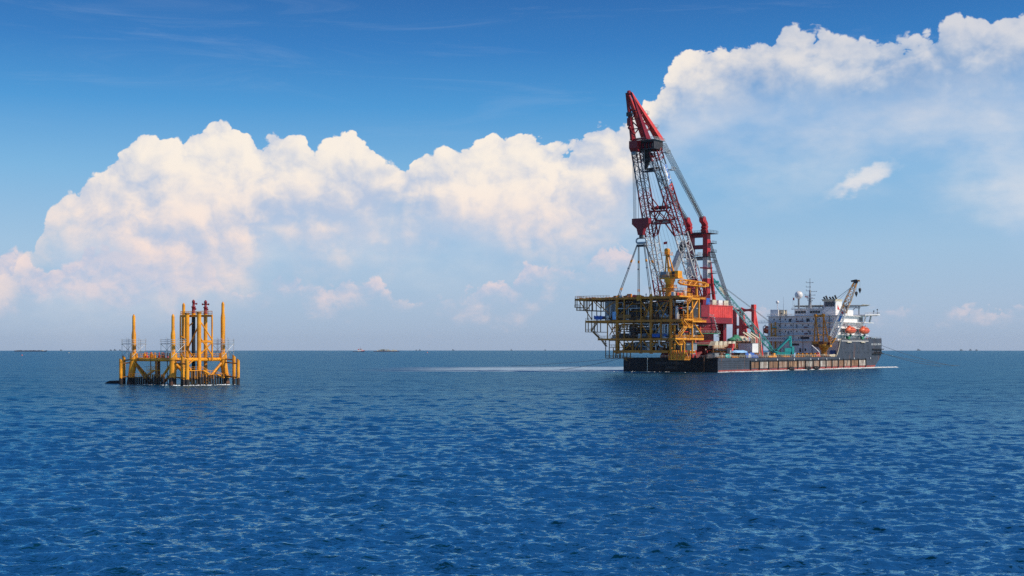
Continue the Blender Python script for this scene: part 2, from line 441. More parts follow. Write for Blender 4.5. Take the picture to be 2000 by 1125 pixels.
YEL2 = paint('module_shade_yellow_paint', (0.62, 0.22, 0.008), 0.45, rust=0.40, var=0.25, scale=0.3)  # darker copy of the yellow: the module front's shade is in the colour
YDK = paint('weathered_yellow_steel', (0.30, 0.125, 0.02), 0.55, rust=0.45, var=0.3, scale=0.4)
RED = paint('crane_shade_red_paint', (0.23, 0.009, 0.018), 0.42, rust=0.1, var=0.2, scale=0.25)  # crane red darkened for its shaded parts; RED2 serves the lit ones
RED3 = paint('mast_red_paint', (0.46, 0.022, 0.028), 0.45, rust=0.25, var=0.25, scale=0.4)
RED2 = paint('bright_red_paint', (0.72, 0.060, 0.052), 0.45, rust=0.22, var=0.2, scale=0.3)
WHT = paint('white_marine_paint', (0.82, 0.79, 0.78), 0.45, rust=0.17, var=0.08, scale=0.3)
WHT2 = paint('white_crane_paint', (0.56, 0.56, 0.58), 0.45, rust=0.25, var=0.15, scale=0.4)
WDK = paint('dark_grey_white_paint', (0.20, 0.21, 0.25), 0.5, rust=0.25, var=0.3, scale=0.5)  # dark grey tone for the upper white band of the boom
NAVY = paint('stern_shade_navy_paint', (0.009, 0.011, 0.020), 0.75, rust=0.12, var=0.3, scale=0.25)  # hull navy, deepened to near black with the transom's shade
HULL = paint('hull_slate_paint', (0.040, 0.052, 0.080), 0.65, rust=0.22, var=0.25, scale=0.25)
BOOT = paint('boot_top_red', (0.30, 0.055, 0.05), 0.6, rust=0.3, var=0.3, scale=0.4)
PANEL = paint('rubbed_side_plate', (0.50, 0.40, 0.32), 0.7, rust=0.95, var=0.35, scale=0.55, rust_rgb=(0.22, 0.11, 0.07))
PANEL2 = paint('rusted_side_plate', (0.36, 0.22, 0.13), 0.75, rust=1.0, var=0.4, scale=0.6, rust_rgb=(0.17, 0.08, 0.045))
PANEL3 = paint('pale_side_plate', (0.52, 0.48, 0.44), 0.7, rust=0.7, var=0.3, scale=0.5, rust_rgb=(0.20, 0.13, 0.10))
DECK = paint('rusty_deck_plate', (0.16, 0.09, 0.06), 0.8, rust=0.5, var=0.4, scale=0.3, streak=False)
TURQ = paint('turquoise_crane_paint', (0.02, 0.36, 0.36), 0.45, rust=0.15, var=0.2)
BLACK = paint('black_rubber_and_tar', (0.012, 0.012, 0.016), 0.6, var=0.3)
DARK = paint('dark_machinery', (0.035, 0.035, 0.045), 0.6, var=0.4, rust=0.2, scale=0.8)
GREY = paint('grey_equipment', (0.24, 0.26, 0.29), 0.5, var=0.3, rust=0.15, scale=0.5)
LGREY = paint('galvanised_steel', (0.50, 0.51, 0.52), 0.4, metal=0.3, var=0.2, scale=0.8)
PIPE = paint('steel_pipe_silver', (0.58, 0.58, 0.58), 0.35, metal=0.5, var=0.2, scale=0.8)
CABLE = paint('steel_wire_rope', (0.10, 0.105, 0.12), 0.5, metal=0.3, var=0.2)
CABLE2 = paint('bright_wire_rope', (0.30, 0.31, 0.34), 0.45, metal=0.4, var=0.2)
ORNG = paint('lifeboat_orange', (0.75, 0.13, 0.045), 0.4, var=0.12, scale=0.5)
DYEL = paint('deck_crane_ochre', (0.72, 0.29, 0.025), 0.45, rust=0.35, var=0.25, scale=0.6)
BLUE = paint('blue_tarpaulin', (0.03, 0.12, 0.45), 0.6, var=0.3, scale=0.8)
BLUE2 = paint('light_blue_cover', (0.28, 0.50, 0.80), 0.6, var=0.25, scale=0.6)
GREEN = paint('green_net_cover', (0.05, 0.26, 0.14), 0.7, var=0.4, scale=1.2)
CREAM = paint('cream_tank_paint', (0.66, 0.58, 0.44), 0.5, rust=0.35, var=0.15, scale=0.5)
BROWN = paint('rusted_brown_steel', (0.17, 0.075, 0.045), 0.75, rust=0.4, var=0.4, scale=0.6)
MARINE = paint('tidal_growth_black', (0.028, 0.022, 0.022), 0.8, var=0.5, rust=0.25, scale=1.2)
GLASS = glass('dark_window_glass', (0.012, 0.018, 0.03))
SKINW = paint('workwear_red', (0.5, 0.06, 0.05), 0.7, var=0.1)
SKINB = paint('workwear_navy', (0.03, 0.05, 0.14), 0.7, var=0.1)
SKINF = paint('skin_tone', (0.42, 0.25, 0.17), 0.6, var=0.05)
WTXT = paint('white_lettering', (0.62, 0.64, 0.66), 0.6, var=0.2, scale=1.5)
DTXT = paint('faded_lettering', (0.10, 0.11, 0.13), 0.6, var=0.3, scale=1.5)
BTXT = paint('blue_lettering', (0.02, 0.20, 0.62), 0.5, var=0.1)
FLAG = paint('red_flag_cloth', (0.55, 0.03, 0.03), 0.7, var=0.15)
def person(name, label, frame, base, top=SKINW, facing=0.0, h=1.75):
    """a small standing worker in coveralls and helmet: one body skin, helmet as a child"""
    t = Thing(name, label, 'person', frame, base)
    c, s_ = math.cos(facing), math.sin(facing); k = h/1.75; b = Vector(base)
    def P(x, y, z): return b+Vector((x*c-y*s_, x*s_+y*c, z))*k
    pts = [(0,0,0.95),(0.01,0,1.20),(0,0,1.42),(0,0,1.53),(0,0.02,1.66), (-0.10,0,0.90),(-0.12,0.03,0.50),(-0.13,0,0.08),(-0.13,0.12,0.04),
           (0.10,0,0.90),(0.13,0.05,0.50),(0.14,-0.02,0.08),(0.14,0.10,0.04), (-0.20,0,1.40),(-0.27,0.05,1.14),(-0.22,0.24,0.98),(0.20,0,1.40),(0.28,0.03,1.14),(0.26,0.18,0.94)]
    rad = [0.15,0.16,0.15,0.06,0.105,0.10,0.075,0.05,0.04,0.10,0.075,0.05,0.04,0.075,0.055,0.045,0.075,0.055,0.045]
    ed = [(0,1),(1,2),(2,3),(3,4),(0,5),(5,6),(6,7),(7,8),(0,9),(9,10),(10,11),(11,12),(2,13),(13,14),(14,15),(2,16),(16,17),(17,18)]
    me = bpy.data.meshes.new(name+'_body')
    me.from_pydata([tuple(P(*p)-b) for p in pts], ed, [])
    o = bpy.data.objects.new('body', me); link(o, t.root); me.materials.append(top)
    md = o.modifiers.new('skin', 'SKIN'); bpy.context.view_layer.objects.active = o
    for i, q in enumerate(rad): me.skin_vertices[0].data[i].radius = (q*k, q*k)
    me.skin_vertices[0].data[0].use_root = True
    o.modifiers.new('smooth', 'SUBSURF').levels = 1
    t.part('head', MB().ball(P(0, 0.03, 1.64), 0.10*k, 10, 1.2), SKINF)
    t.part('helmet', MB().ball(P(0, 0.02, 1.71), 0.13*k, 10, 0.8), WHT2)
    return t

# ---------------------------------------------------------------- the fixed jacket at the left
JK = Frame(0, 0, 0)
jb = Vector(((338-1000)/FPX*431, 431, 0))
JK = Frame(jb.x, jb.y, math.atan2(16.4, 12.7))
SD = 20.6                                            # square plan: B near corner (0,0), D (SD,0), A (0,SD), C (SD,SD)
def jz(py, d=441): return CAMZ-(py-HZ)/FPX*d
DKZ = jz(702)
def growth(p, q, r, n=16, seed=0):
    """marine growth sleeve with a ragged upper edge"""
    rr = random.Random(seed); p, q = Vector(p), Vector(q); d = (q-p).normalized()
    x = d.cross(V(1,0.2,0)).normalized(); y = d.cross(x)
    cs = [x*math.cos(2*math.pi*k/n)+y*math.sin(2*math.pi*k/n) for k in range(n)]
    j = [rr.uniform(-0.55, 0.35) for _ in range(n)]
    A = [p+c*r for c in cs]; B = [q+c*r+d*(j[k]*0.6+j[k-1]*0.4) for k, c in enumerate(cs)]
    return MB().add(A+B, [(k, (k+1) % n, n+(k+1) % n, n+k) for k in range(n)], True)
def jacket():
    t = Thing('jacket_platform', 'yellow four-legged steel jacket with tall tapered piles standing alone in the sea', 'platform', JK)
    tops = {'A': (0, SD, jz(614, 447)), 'B': (0, 0, jz(613, 431)), 'C': (SD, SD, jz(591, 459)), 'D': (SD, 0, jz(588, 443))}
    shoulder = {'A': jz(645, 447), 'B': jz(645, 431), 'C': jz(612, 459), 'D': jz(610, 443)}
    low = {}
    mid = Vector((SD/2, SD/2, 0))
    for k, (x, y, zt) in tops.items():
        c = Vector((x, y, 0)); out = (c-mid).normalized()
        foot = c+out*1.5+V(0, 0, -3); knee = c+V(0, 0, DKZ+0.5); low[k] = (foot, knee)
        m = MB().tube(foot, knee, 1.15, n=20)
        m.tube(knee-V(0,0,0.5), knee+V(0,0,1.6), 1.45, 1.2, n=20)
        lg = t.part('leg', m, YEL)
        t.part('splash_zone', growth(foot.lerp(knee, 0.1), foot.lerp(knee, 0.45), 1.18, 24, ord(k)), MARINE, lg)
        t.part('rust_band', growth(foot.lerp(knee, 0.08), foot.lerp(knee, 0.33), 1.20, 24, ord(k)+9), BROWN, lg)
        p = c+V(0, 0, DKZ+1.6); sh = shoulder[k]
        m = MB().lathe((x, y, 0), [(0.74, DKZ+1.5), (0.74, sh-1.6), (0.72, sh-1.4), (0.52, sh), (0.50, zt-0.9), (0.42, zt-0.5), (0.06, zt)], 18)
        for q in (0.3, 0.62): m.lathe((x, y, 0), [(0.77, DKZ+1.5+(sh-DKZ-3)*q), (0.77, DKZ+1.8+(sh-DKZ-3)*q)], 18)
        t.part('pile', m, YEL, label='slender yellow pile with stepped shoulder and pointed tip')
    A, B, C, D = (Vector((*tops[k][:2], 0)) for k in 'ABCD')
    ring = [(A, B), (B, D), (D, C), (C, A)]
    for a, b in ring:
        t.part('deck_beam', MB().tube(a+V(0,0,DKZ), b+V(0,0,DKZ), 0.62, n=14), YEL)
    for a, b in ((A, D), (B, C)):
        t.part('deck_beam', MB().tube(a+V(0,0,DKZ-0.1), b+V(0,0,DKZ-0.1), 0.4, n=10), YEL)
    def on(k, f): return low[k][0].lerp(low[k][1], f)
    for a, b, f in (('A', 'B', 0.92), ('B', 'D', 0.92), ('D', 'C', 0.92), ('C', 'A', 0.92)):
        p, q = on(a, f), on(b, f); mfoot = p.lerp(q, 0.55); mfoot.z = -2.5
        t.part('diagonal_brace', MB().tube(p, mfoot, 0.48, n=12), YEL)
        t.part('diagonal_brace', MB().tube(q, p.lerp(q, 0.62)+V(0,0,-mfoot.z-10), 0.42, n=12), YEL)
    # deck grating inside the ring
    for k in range(6):
        y0 = 0.9+k*(SD-1.8)/6
        t.part('deck_grating', MB().box((0.7, y0, DKZ+0.42), (SD-0.7, y0+(SD-1.8)/6-0.08, DKZ+0.55)), YDK)
    for a, b in ring:
        d = (b-a).normalized()
        t.part('handrail', MB().rail([a+d*1.6+V(0,0,DKZ+0.6), b-d*1.6+V(0,0,DKZ+0.6)], 1.25, 0.055, 1.6), YEL)
    # bumper piles standing off the near corners, in pairs with sloped tops
    def bumper(px, top, dep, rad):
        c = JK.at(px, v=None, u=0) if False else None
        w = Vector(((px-1000)/FPX*dep, dep, 0)); dx, dy = w.x-JK.ox, w.y-JK.oy
        loc = Vector((dx*JK.c+dy*JK.s, -dx*JK.s+dy*JK.c, 0))
        zt = jz(top, dep)
        m = MB().tube(loc+V(0,0,-2), loc+V(0,0,zt-0.5), rad, n=16)
        n = 16; ring1 = [loc+V(rad*math.cos(6.2832*i/n), rad*math.sin(6.2832*i/n), zt-0.5) for i in range(n)]
        ring2 = [p+V(0,0,0.35+0.5*(p.x-loc.x)/rad*-1+0.15) for p in ring1]
        m.add(ring1+ring2, [(i, (i+1) % n, n+(i+1) % n, n+i) for i in range(n)], True); m.add(ring2, [tuple(range(n))])
        o = t.part('bumper_pile', m, YEL)
        t.part('splash_zone', growth(loc+V(0,0,-1.9), loc+V(0,0,2.1), rad+0.03, 16, int(px)), MARINE, o)
        return loc, zt
    for (p1, p2, t1, t2, d1, d2, leg) in ((236, 242, 703, 697, 442, 447, 'A'), (357, 365.5, 698, 704, 429, 427, 'B'), (457, 465, 696, 703, 444, 440, 'D')):
        for px, tp, dd in ((p1, t1, d1), (p2, t2, d2)):
            loc, zt = bumper(px, tp, dd, 0.55 if leg != 'B' else 0.6)
            for zz in (zt-1.2, 2.2):
                tgt = on(leg, 0.9 if zz > 3 else 0.45)
                t.part('bumper_bracket', MB().tube(loc+V(0,0,zz), V(tgt.x, tgt.y, zz+0.4), 0.22, n=8), YDK)
    # well tower: frame, conductors and two red-headed risers
    zt, zb = jz(617, 447), DKZ+0.5
    cx, cy = SD*0.56, SD*0.50
    cor = [Vector((cx+a, cy+b, 0)) for a, b in ((-4.3,-1.2),(1.6,-4.6),(5.2,0.2),(-0.4,4.0))]
    def jl(px, dep):
        w = Vector(((px-1000)/FPX*dep, dep, 0)); dx, dy = w.x-JK.ox, w.y-JK.oy
        return Vector((dx*JK.c+dy*JK.s, -dx*JK.s+dy*JK.c, 0))
    posts = [jl(352.3, 447), jl(414.5, 441), jl(414, 449), jl(358, 455)]
    for p in posts: t.part('tower_post', MB().tube(p+V(0,0,zb-1), p+V(0,0,zt-0.28), 0.26, n=10), YEL)
    for a, b in ((0,1),(1,2),(2,3),(3,0)):
        t.part('tower_ring_beam', MB().bar(posts[a]+V(0,0,zt), posts[b]+V(0,0,zt), 0.4, 0.55), YEL)
    t.part('tower_deck', MB().prism([p+V(0,0,zt-0.12) for p in posts], (0,0,0.14)), YDK)
    t.part('tower_handrail', MB().rail([p+V(0,0,zt+0.2) for p in posts], 1.3, 0.06, 1.5, closed=True), YEL)
    zm = jz(666, 445)
    for (pa, za, pb, zb_) in ((365.6, 665, 414.5, 665), ):
        t.part('tower_brace', MB().tube(jl(389, 440)+V(0,0,zm), posts[1]+V(0,0,zm), 0.22, n=8), YEL)
    bigA, bigB = jl(365.6, 444), jl(388.8, 439)
    for c, top in ((bigA, 611), (bigB, 610)):
        m = MB().tube(c+V(0,0,-2), c+V(0,0,jz(top, 441)), 0.72, n=18)
        o = t.part('conductor', m, YEL)
        t.part('conductor_collar', MB().tube(c+V(0,0,jz(top, 441)-0.4), c+V(0,0,jz(top, 441)+0.1), 0.85, n=18), YDK, o)
        t.part('splash_zone', growth(c+V(0,0,-1.9), c+V(0,0,2.4), 0.75, 18, top), MARINE, o)
    for px, dep, mat, topy in ((378, 447, BLACK, 612), (401.5, 446, YEL, 613)):
        c = jl(px, dep); zc = jz(topy, dep)
        o = t.part('riser', MB().tube(c+V(0,0,-2), c+V(0,0,zc), 0.62, n=16), mat)
        if mat is BLACK: t.part('riser_sleeve', MB().tube(c+V(0.0,0,zc-1.2), c+V(0,0,zc+0.05), 0.68, n=16), YEL, o)
        tree = t.part('wellhead', MB().lathe(c, [(0.68, zc), (0.68, zc+0.5), (0.55, zc+0.55), (0.58, zc+1.9), (0.75, zc+2.0), (0.75, zc+2.3), (0.42, zc+2.4), (0.40, zc+3.5), (0.55, zc+3.6), (0.48, zc+4.2), (0.15, zc+4.6)], 16), RED)
        d = V(JK.c, -JK.s, 0)
        for s_ in ((1, -1) if mat is YEL else (1,)):
            t.part('valve', MB().tube(c+V(0,0,zc+3.2), c+d*1.0*s_+V(0,0,zc+3.2), 0.22, n=10).tube(c+d*0.95*s_+V(0,0,zc+3.2), c+d*1.2*s_+V(0,0,zc+3.2), 0.34, n=10), RED, tree)
        t.part('valve', MB().tube(c+V(0,0,zc+1.4), c+d*0.9+V(0,0,zc+1.5), 0.3, n=10), RED, tree)
    br = [(bigA, 668, posts[0], 655), (bigA, 684, bigB, 634), (bigB, 624, posts[1], 664), (bigB, 668, posts[1], 668), (bigB, 695, posts[1], 668), (bigB, 656, posts[1], 694), (bigA, 640, jl(378, 447), 628), (bigA, 680, jl(376, 447), 696)]
    for a, ya, b, yb in br:
        t.part('tower_brace', MB().tube(a+V(0,0,jz(ya)), b+V(0,0,jz(yb)), 0.24, n=8), YEL)
    # vertical boat fenders and their walkways on the two near sides
    def fender_row(a, b, f0, f1, n, z1, seed):
        rr = random.Random(seed)
        for i in range(n):
            p = a.lerp(b, f0+(f1-f0)*i/(n-1))
            o = t.part('fender_post', MB().tube(p+V(0,0,-2), p+V(0,0,z1(i)), 0.30, n=10), YDK)
            t.part('splash_zone', growth(p+V(0,0,-1.9), p+V(0,0,1.9+rr.uniform(0,0.9)), 0.33, 10, i+seed*40), MARINE, o)
    oB, oD, oA = V(-0.6,-2.2,0), V(-0.4,-2.2,0), V(-2.0,0,0)
    fender_row(B+oB, D+oD, 0.14, 0.52, 8, lambda i: 4.5, 1)
    fender_row(B+oB, D+oD, 0.58, 0.98, 9, lambda i: 3.2, 2)
    fender_row(A+oA, B+oA, 0.10, 0.90, 15, lambda i: 2.4 if i < 5 else 3.4, 3)
    def walk(a, b, z, w=1.3):
        d = (b-a).normalized(); s_ = V(-d.y, d.x, 0)
        m = MB().prism([a+V(0,0,z), b+V(0,0,z), b+s_*w+V(0,0,z), a+s_*w+V(0,0,z)], (0,0,0.22))
        o = t.part('walkway', m, YEL)
        t.part('walkway_rail', MB().rail([a+V(0,0,z+0.2), b+V(0,0,z+0.2)], 1.1, 0.05, 1.2), YEL, o)
    walk((B+oB).lerp(D+oD, 0.12), (B+oB).lerp(D+oD, 0.54), 4.5)
    walk((B+oB).lerp(D+oD, 0.56), (B+oB).lerp(D+oD, 0.80), 3.2)
    walk((B+oB).lerp(D+oD, 0.82), (B+oB).lerp(D+oD, 1.08), 2.0)
    walk((A+oA).lerp(B+oA, 0.02), (A+oA).lerp(B+oA, 0.34), 2.2)
    walk((A+oA).lerp(B+oA, 0.45), (A+oA).lerp(B+oA, 0.72), 4.6)
    def stair(a, b, w=1.0):
        a, b = Vector(a), Vector(b); d = (b-a); h = V(d.x, d.y, 0).normalized(); s_ = V(-h.y, h.x, 0)*w
        m = MB()
        for q in (V(0,0,0), s_): m.bar(a+q, b+q, 0.12, 0.35)
        k = 9
        for i in range(1, k): p = a.lerp(b, i/k); m.bar(p, p+s_, 0.28, 0.05)
        o = t.part('stair', m, YEL)
        t.part('stair_rail', MB().tube(a+V(0,0,1), b+V(0,0,1), 0.06, n=5).tube(a+s_+V(0,0,1), b+s_+V(0,0,1), 0.06, n=5), YEL, o)
    e = B+oB; f = D+oD
    stair(e.lerp(f, 0.13)+V(0,-0.2,4.7), e.lerp(f, 0.42)+V(0,1.2,DKZ+0.5))
    stair(e.lerp(f, 0.64)+V(0,0,3.3), e.lerp(f, 0.50)+V(0,0,4.7))
    stair(e.lerp(f, 0.92)+V(0,0,2.1), e.lerp(f, 0.78)+V(0,0,3.3))
    stair((A+oA).lerp(B+oA, 0.40)+V(0,0,2.6), (A+oA).lerp(B+oA, 0.60)+V(0.6,0,4.8))
    # thin caissons and hanging pipes inside
    rr = random.Random(4)
    for f_, off in ((0.18, 4), (0.24, 5), (0.30, 4.5), (0.42, 7), (0.50, 7.5), (0.60, 6), (0.66, 5)):
        p = A.lerp(B, f_)+V(off, 0, 0)
        o = t.part('caisson', MB().tube(p+V(0,0,-2), p+V(0,0,DKZ), rr.choice((0.16, 0.2, 0.4)), n=10), rr.choice((GREY, YEL, YDK, YEL)))
    for f_, x_ in ((0.3, 0.5), (0.55, 0.55), (0.8, 0.6)):
        p = B.lerp(D, f_)+V(0, SD*0.75, 0)
        t.part('caisson', MB().tube(p+V(0,0,-2), p+V(0,0,DKZ), 0.5, n=12), YDK)
    # deck fittings: small valves, boxes
    for i in range(9):
        p = A.lerp(B, 0.16+0.07*i)+V(1.4+rr.random(), 0, DKZ+0.5); w_ = rr.uniform(0.5, 0.9)
        t.part('deck_fitting', MB().box(p-V(w_/2,w_/2,0), p+V(w_/2,w_/2,rr.uniform(0.7,1.5))).tube(p, p+V(0,0,1.9), 0.16, n=8), rr.choice((YEL, YDK, RED2, LGREY, YEL)))
    # scaffolds lashed around three of the piles
    for k, side, lab in (('A', (-1, 1), 'silver tube scaffold around the leftmost pile of the yellow jacket'), ('B', (-1, 1), 'silver tube scaffold around the near middle pile of the yellow jacket'), ('D', (-1, 1), 'silver tube scaffold around the rightmost pile of the yellow jacket')):
        c = Vector((*tops[k][:2], 0)); s_ = Thing('scaffold', lab, 'scaffold', JK, c+V(0,0,DKZ+0.6), 'scaffolds around the piles')
        q = 2.7 if k != 'D' else 2.5; z0, z1, z2 = DKZ+0.6, jz(672, 441), jz(665, 441)
        corners = [c+V(a*q, b*q, 0) for a, b in ((-1,-1),(1,-1),(1,1),(-1,1))]
        mids = [corners[i].lerp(corners[(i+1) % 4], 0.5) for i in range(4)]
        for i, p in enumerate(corners+mids):
            s_.part('standard', MB().tube(p+V(0,0,z0), p+V(0,0,z2+0.4+0.8*((i*37) % 5)/5), 0.075, n=5), LGREY)
        for zz in (z0+2.2, z1, z1+0.75, z1+1.35):
            m = MB()
            for i in range(4):
                a, b = corners[i], corners[(i+1) % 4]; d = (b-a).normalized()*0.5
                m.tube(a-d+V(0,0,zz), b+d+V(0,0,zz), 0.07, n=5)
            s_.part('ledger', m, LGREY)
        for i in range(4):
            a, b = corners[i], corners[(i+1) % 4]
            s_.part('scaffold_brace', MB().tube(a+V(0,0,z0+0.2), b+V(0,0,z1), 0.06, n=5), LGREY)
            d = (b-a).normalized(); nrm = V(-d.y, d.x, 0)
            for w_ in (0.05, 0.42, 0.79):
                s_.part('plank', MB().bar(a+nrm*(w_+0.15)+V(0,0,z1+0.12), b+nrm*(w_+0.15)+V(0,0,z1+0.12), 0.33, 0.10), GREY)
    person('person', 'worker in red coveralls standing on the scaffold of the rightmost jacket pile', JK, D+V(-2.2,-2.0,jz(672,441)+0.19), SKINW, 1.0)
    for i, (f_, col, lab) in enumerate(((0.66, SKINB, 'worker in dark clothing at the jacket deck rail, leftmost of three'), (0.72, SKINW, 'worker in red coveralls between two others at the jacket deck rail'), (0.78, SKINB, 'worker in dark clothing at the jacket deck rail, closest to the near pile'))):
        person('person', lab, JK, A.lerp(B, f_)+V(1.2,0,DKZ+0.56), col, i)
    # mooring float half awash beside the left bumper piles
    fl = jl(222, 449)
    solo('floating_pontoon', MB().prism([fl+V(-2.6,1.4,0.05), fl+V(-1.2,0.6,0.9), fl+V(2.6,-2.0,1.05), fl+V(2.4,-2.2,-0.3), fl+V(-2.4,1.2,-0.3)], (0.9,1.5,0)), BLACK,
         'low black pontoon awash beside the leftmost bumper piles', 'pontoon', JK, fl)
jacket()

# ---------------------------------------------------------------- crane vessel (frame: x across, 0 = near side; y forward from the transom)
BM, DZ, FZ = 54.4, 6.9, 16.6
S = SHIP.at
def letters(t, string, org, ax, up, size, mat, parent, depth=0.03, name='lettering', mirror=True):
    """the words as they stand in the photograph, whose lettering reads mirror-wise"""
    cu = bpy.data.curves.new('lettering', 'FONT'); cu.body = string; cu.size = size; cu.extrude = 0.0; cu.align_x = 'CENTER'
    tmp = bpy.data.objects.new('lettering', cu); COL.objects.link(tmp); bpy.context.view_layer.update()
    me = tmp.to_mesh(); ax, up, org = Vector(ax), Vector(up), Vector(org); s_ = -1 if mirror else 1
    vs = [org+ax*(v.co.x*s_)+up*v.co.y for v in me.vertices]; fs = [tuple(p.vertices)[::s_] for p in me.polygons]
    mb = MB().add(vs, fs); tmp.to_mesh_clear(); bpy.data.objects.remove(tmp)
    return t.part(name, mb, mat, parent)
def vessel():
    t = Thing('crane_vessel', 'long dark-hulled crane vessel with white accommodation block at its bow', 'ship', SHIP, (-BM/2, 0, 0))
    out = [(0,-2.5),(196,-2.5),(199,0),(205,3.4),(210,DZ-0.01),(0,DZ-0.01)]
    up = [(150,DZ-0.02),(210,DZ-0.02),(211.4,9),(211.4,FZ+0.2),(150,FZ-0.3)]
    hull = t.part('hull', MB().prism([(-BM, y, z) for y, z in out], (BM, 0, 0)).prism([(-46.0, y, z) for y, z in up], (46.0, 0, 0)), HULL)
    t.part('transom', MB().box((-BM-0.02, -0.06, -2.4), (0.0, 0.0, DZ+0.25)), NAVY, hull)
    t.part('boot_topping', MB().prism([(0.0, y, z) for y, z in ((0.5,-2.4),(196,-2.4),(199,0),(201.6,1.5),(150,1.35),(60,1.1),(0.5,1.0))], (0.06, 0, 0)), BOOT, hull)
    # raised bulwark sweeping down from the forecastle
    sweep = [(143.0, DZ), (150.2, DZ), (150.2, FZ+0.6), (149.0, FZ+0.1), (147.6, 13.2), (145.9, 10.2), (144.4, 8.3)]
    t.part('bulwark', MB().prism([(-0.5, y, z) for y, z in sweep], (0.5, 0, 0)), HULL, hull)
    t.part('bulwark_cap', MB().path([(-0.25, y, z) for y, z in sweep[2:]]+[(-0.25, 143.0, DZ+0.1)], 0.2), CREAM, hull)
    t.part('forecastle_bulwark', MB().prism([(-0.35, 150.3, FZ-0.3), (-0.35, 211.3, FZ+0.2), (-0.35, 211.3, FZ+1.3), (-0.35, 150.3, FZ+0.7)], (0.3, 0, 0)), HULL, hull)
    t.part('deck', MB().box((-BM+0.1, 0.1, DZ), (-0.6, 149.8, DZ+0.06)), DECK, hull)
    t.part('sheer_strake', MB().box((0.0, 0.3, DZ-1.35), (0.14, 143, DZ+0.02)), HULL, hull)
    # rubbed plates between the vertical fenders of the side
    edges = [1465, 1482, 1500, 1519, 1538, 1557, 1572, 1587, 1600, 1612, 1624, 1636, 1647, 1661, 1676, 1690]
    vs = [S(p, u=0.0).y for p in edges]
    for i, (a, b) in enumerate(zip(vs, vs[1:])):
        t.part('side_plate', MB().box((0.0, a+0.35, 1.55), (0.10+0.05*(i % 3), b-0.35, 4.75+0.12*(i % 2))), (PANEL2, PANEL, PANEL, PANEL3, PANEL, PANEL3, PANEL2)[(i*3+i//4) % 7], hull)
        if (b-a) > 9: t.part('side_rib', MB().box((0.0, (a+b)/2-0.15, 1.6), (0.34, (a+b)/2+0.15, 4.8)), BROWN if i % 2 else BLACK, hull)
    for i, v in enumerate(vs):
        t.part('fender_bar', MB().prism([(0.0, v-0.38, 0.5), (0.62, v-0.32, 0.9), (0.62, v-0.32, 5.4), (0.0, v-0.38, 5.8)], (0, 0.72, 0)), BLACK, hull)
    t.part('fender_rail', MB().box((0.0, vs[0], 4.95), (0.42, vs[-1], 5.35)), BLACK, hull)
    for px in (1476, 1518, 1551, 1583, 1598, 1614, 1639, 1668, 1700):
        p = S(px, u=0.3); t.part('bollard_light', MB().box((0.1, p.y-0.25, 5.6), (0.5, p.y+0.25, 6.3)).tube((0.3, p.y, 5.4), (0.3, p.y, 5.7), 0.35, n=8), WHT, hull)
    for y, z1, n_ in ((15, 3.4, 0), (33, 3.6, 1)):
        for k in range(4): t.part('weld_seam', MB().box((0.0, 1.0, 2.2+k*0.95), (0.04, 46, 2.3+k*0.95)), NAVY, hull)
        break
    for px in (1658, 1665.5, 1672.5, 1680, 1687, 1695):
        p = S(px, 676, u=0.0); t.part('porthole', MB().tube((-0.1, p.y, 13.2), (0.07, p.y, 13.2), 0.42, n=10), GLASS, hull)
    for px in (1652, 1658, 1665, 1675, 1680, 1688, 1695):
        p = S(px, 689, u=0.0); t.part('porthole', MB().tube((-0.1, p.y, 9.2), (0.07, p.y, 9.2), 0.36, n=10), GLASS, hull)
    for px in (1657, 1684):
        p = S(px, u=0.0); t.part('hawse_lip', MB().box((0.0, p.y-3, FZ-1.5), (0.8, p.y+3, FZ-0.9)), CREAM, hull)
    # anchor racks at the bow shoulder
    a0, a1 = S(1703, u=0).y, 211.0
    for z in (8.4, 11.2):
        t.part('anchor_rack', MB().tube((0.6, a0, z), (0.9, a1+1.5, z), 0.28, n=8).tube((0.2, a0, z), (0.6, a0, z), 0.25, n=6).tube((0.2, a1-1, z), (0.8, a1-1, z), 0.25, n=6), BLACK, hull)
    for v in (a0+5, a1-3.5):
        m = MB().prism([(0.4, v-2.2, 9.0), (0.4, v, 8.0), (0.4, v+2.2, 9.0), (0.4, v+1.8, 9.5), (0.4, v, 9.0), (0.4, v-1.8, 9.5)], (0.7, 0, 0)).bar((0.8, v, 8.3), (0.8, v, 11.4), 0.4)
        t.part('anchor', m, BLACK, hull)
    # stern: standing pipes and mirrored name
    for px, mat, zt in ((1264.5, LGREY, 7.0), (1375.0, BROWN, 7.4)):
        p = S(px, v=-0.3); t.part('stern_pipe', MB().tube((p.x, -0.3, -1), (p.x, -0.3, zt), 0.22, n=8), mat, hull)
    p0, p1 = S(1281, 711.2, v=-0.1), S(1334, 705.5, v=-0.1)
    letters(t, 'SWIBER KAIZEN 4000', ((p0.x+p1.x)/2, -0.075, p0.z), (1,0,0), (0,0,1), 1.72, DTXT, hull)
    p0, p1 = S(1300, 720, v=-0.1), S(1322, 714, v=-0.1)
    letters(t, 'PANAMA', ((p0.x+p1.x)/2, -0.075, p0.z), (1,0,0), (0,0,1), 1.6, DTXT, hull)
    letters(t, 'SWIBER KAIZEN 4000', (0.012, (S(1701.5, u=0).y+S(1721, u=0).y)/2, 13.7), (0,1,0), (0,0,1), 1.62, WTXT, hull)
    # chafed patch on the transom
    # deck edge rail, forecastle rail
    t.part('deck_rail', MB().rail([(-0.6, 0.5, DZ+0.05), (-0.6, 142.5, DZ+0.05)], 1.3, 0.075, 2.6), CREAM)
    t.part('deck_rail', MB().rail([(-BM+0.5, 0.4, DZ+0.05), (-0.6, 0.4, DZ+0.05)], 1.3, 0.06, 2.6), LGREY)
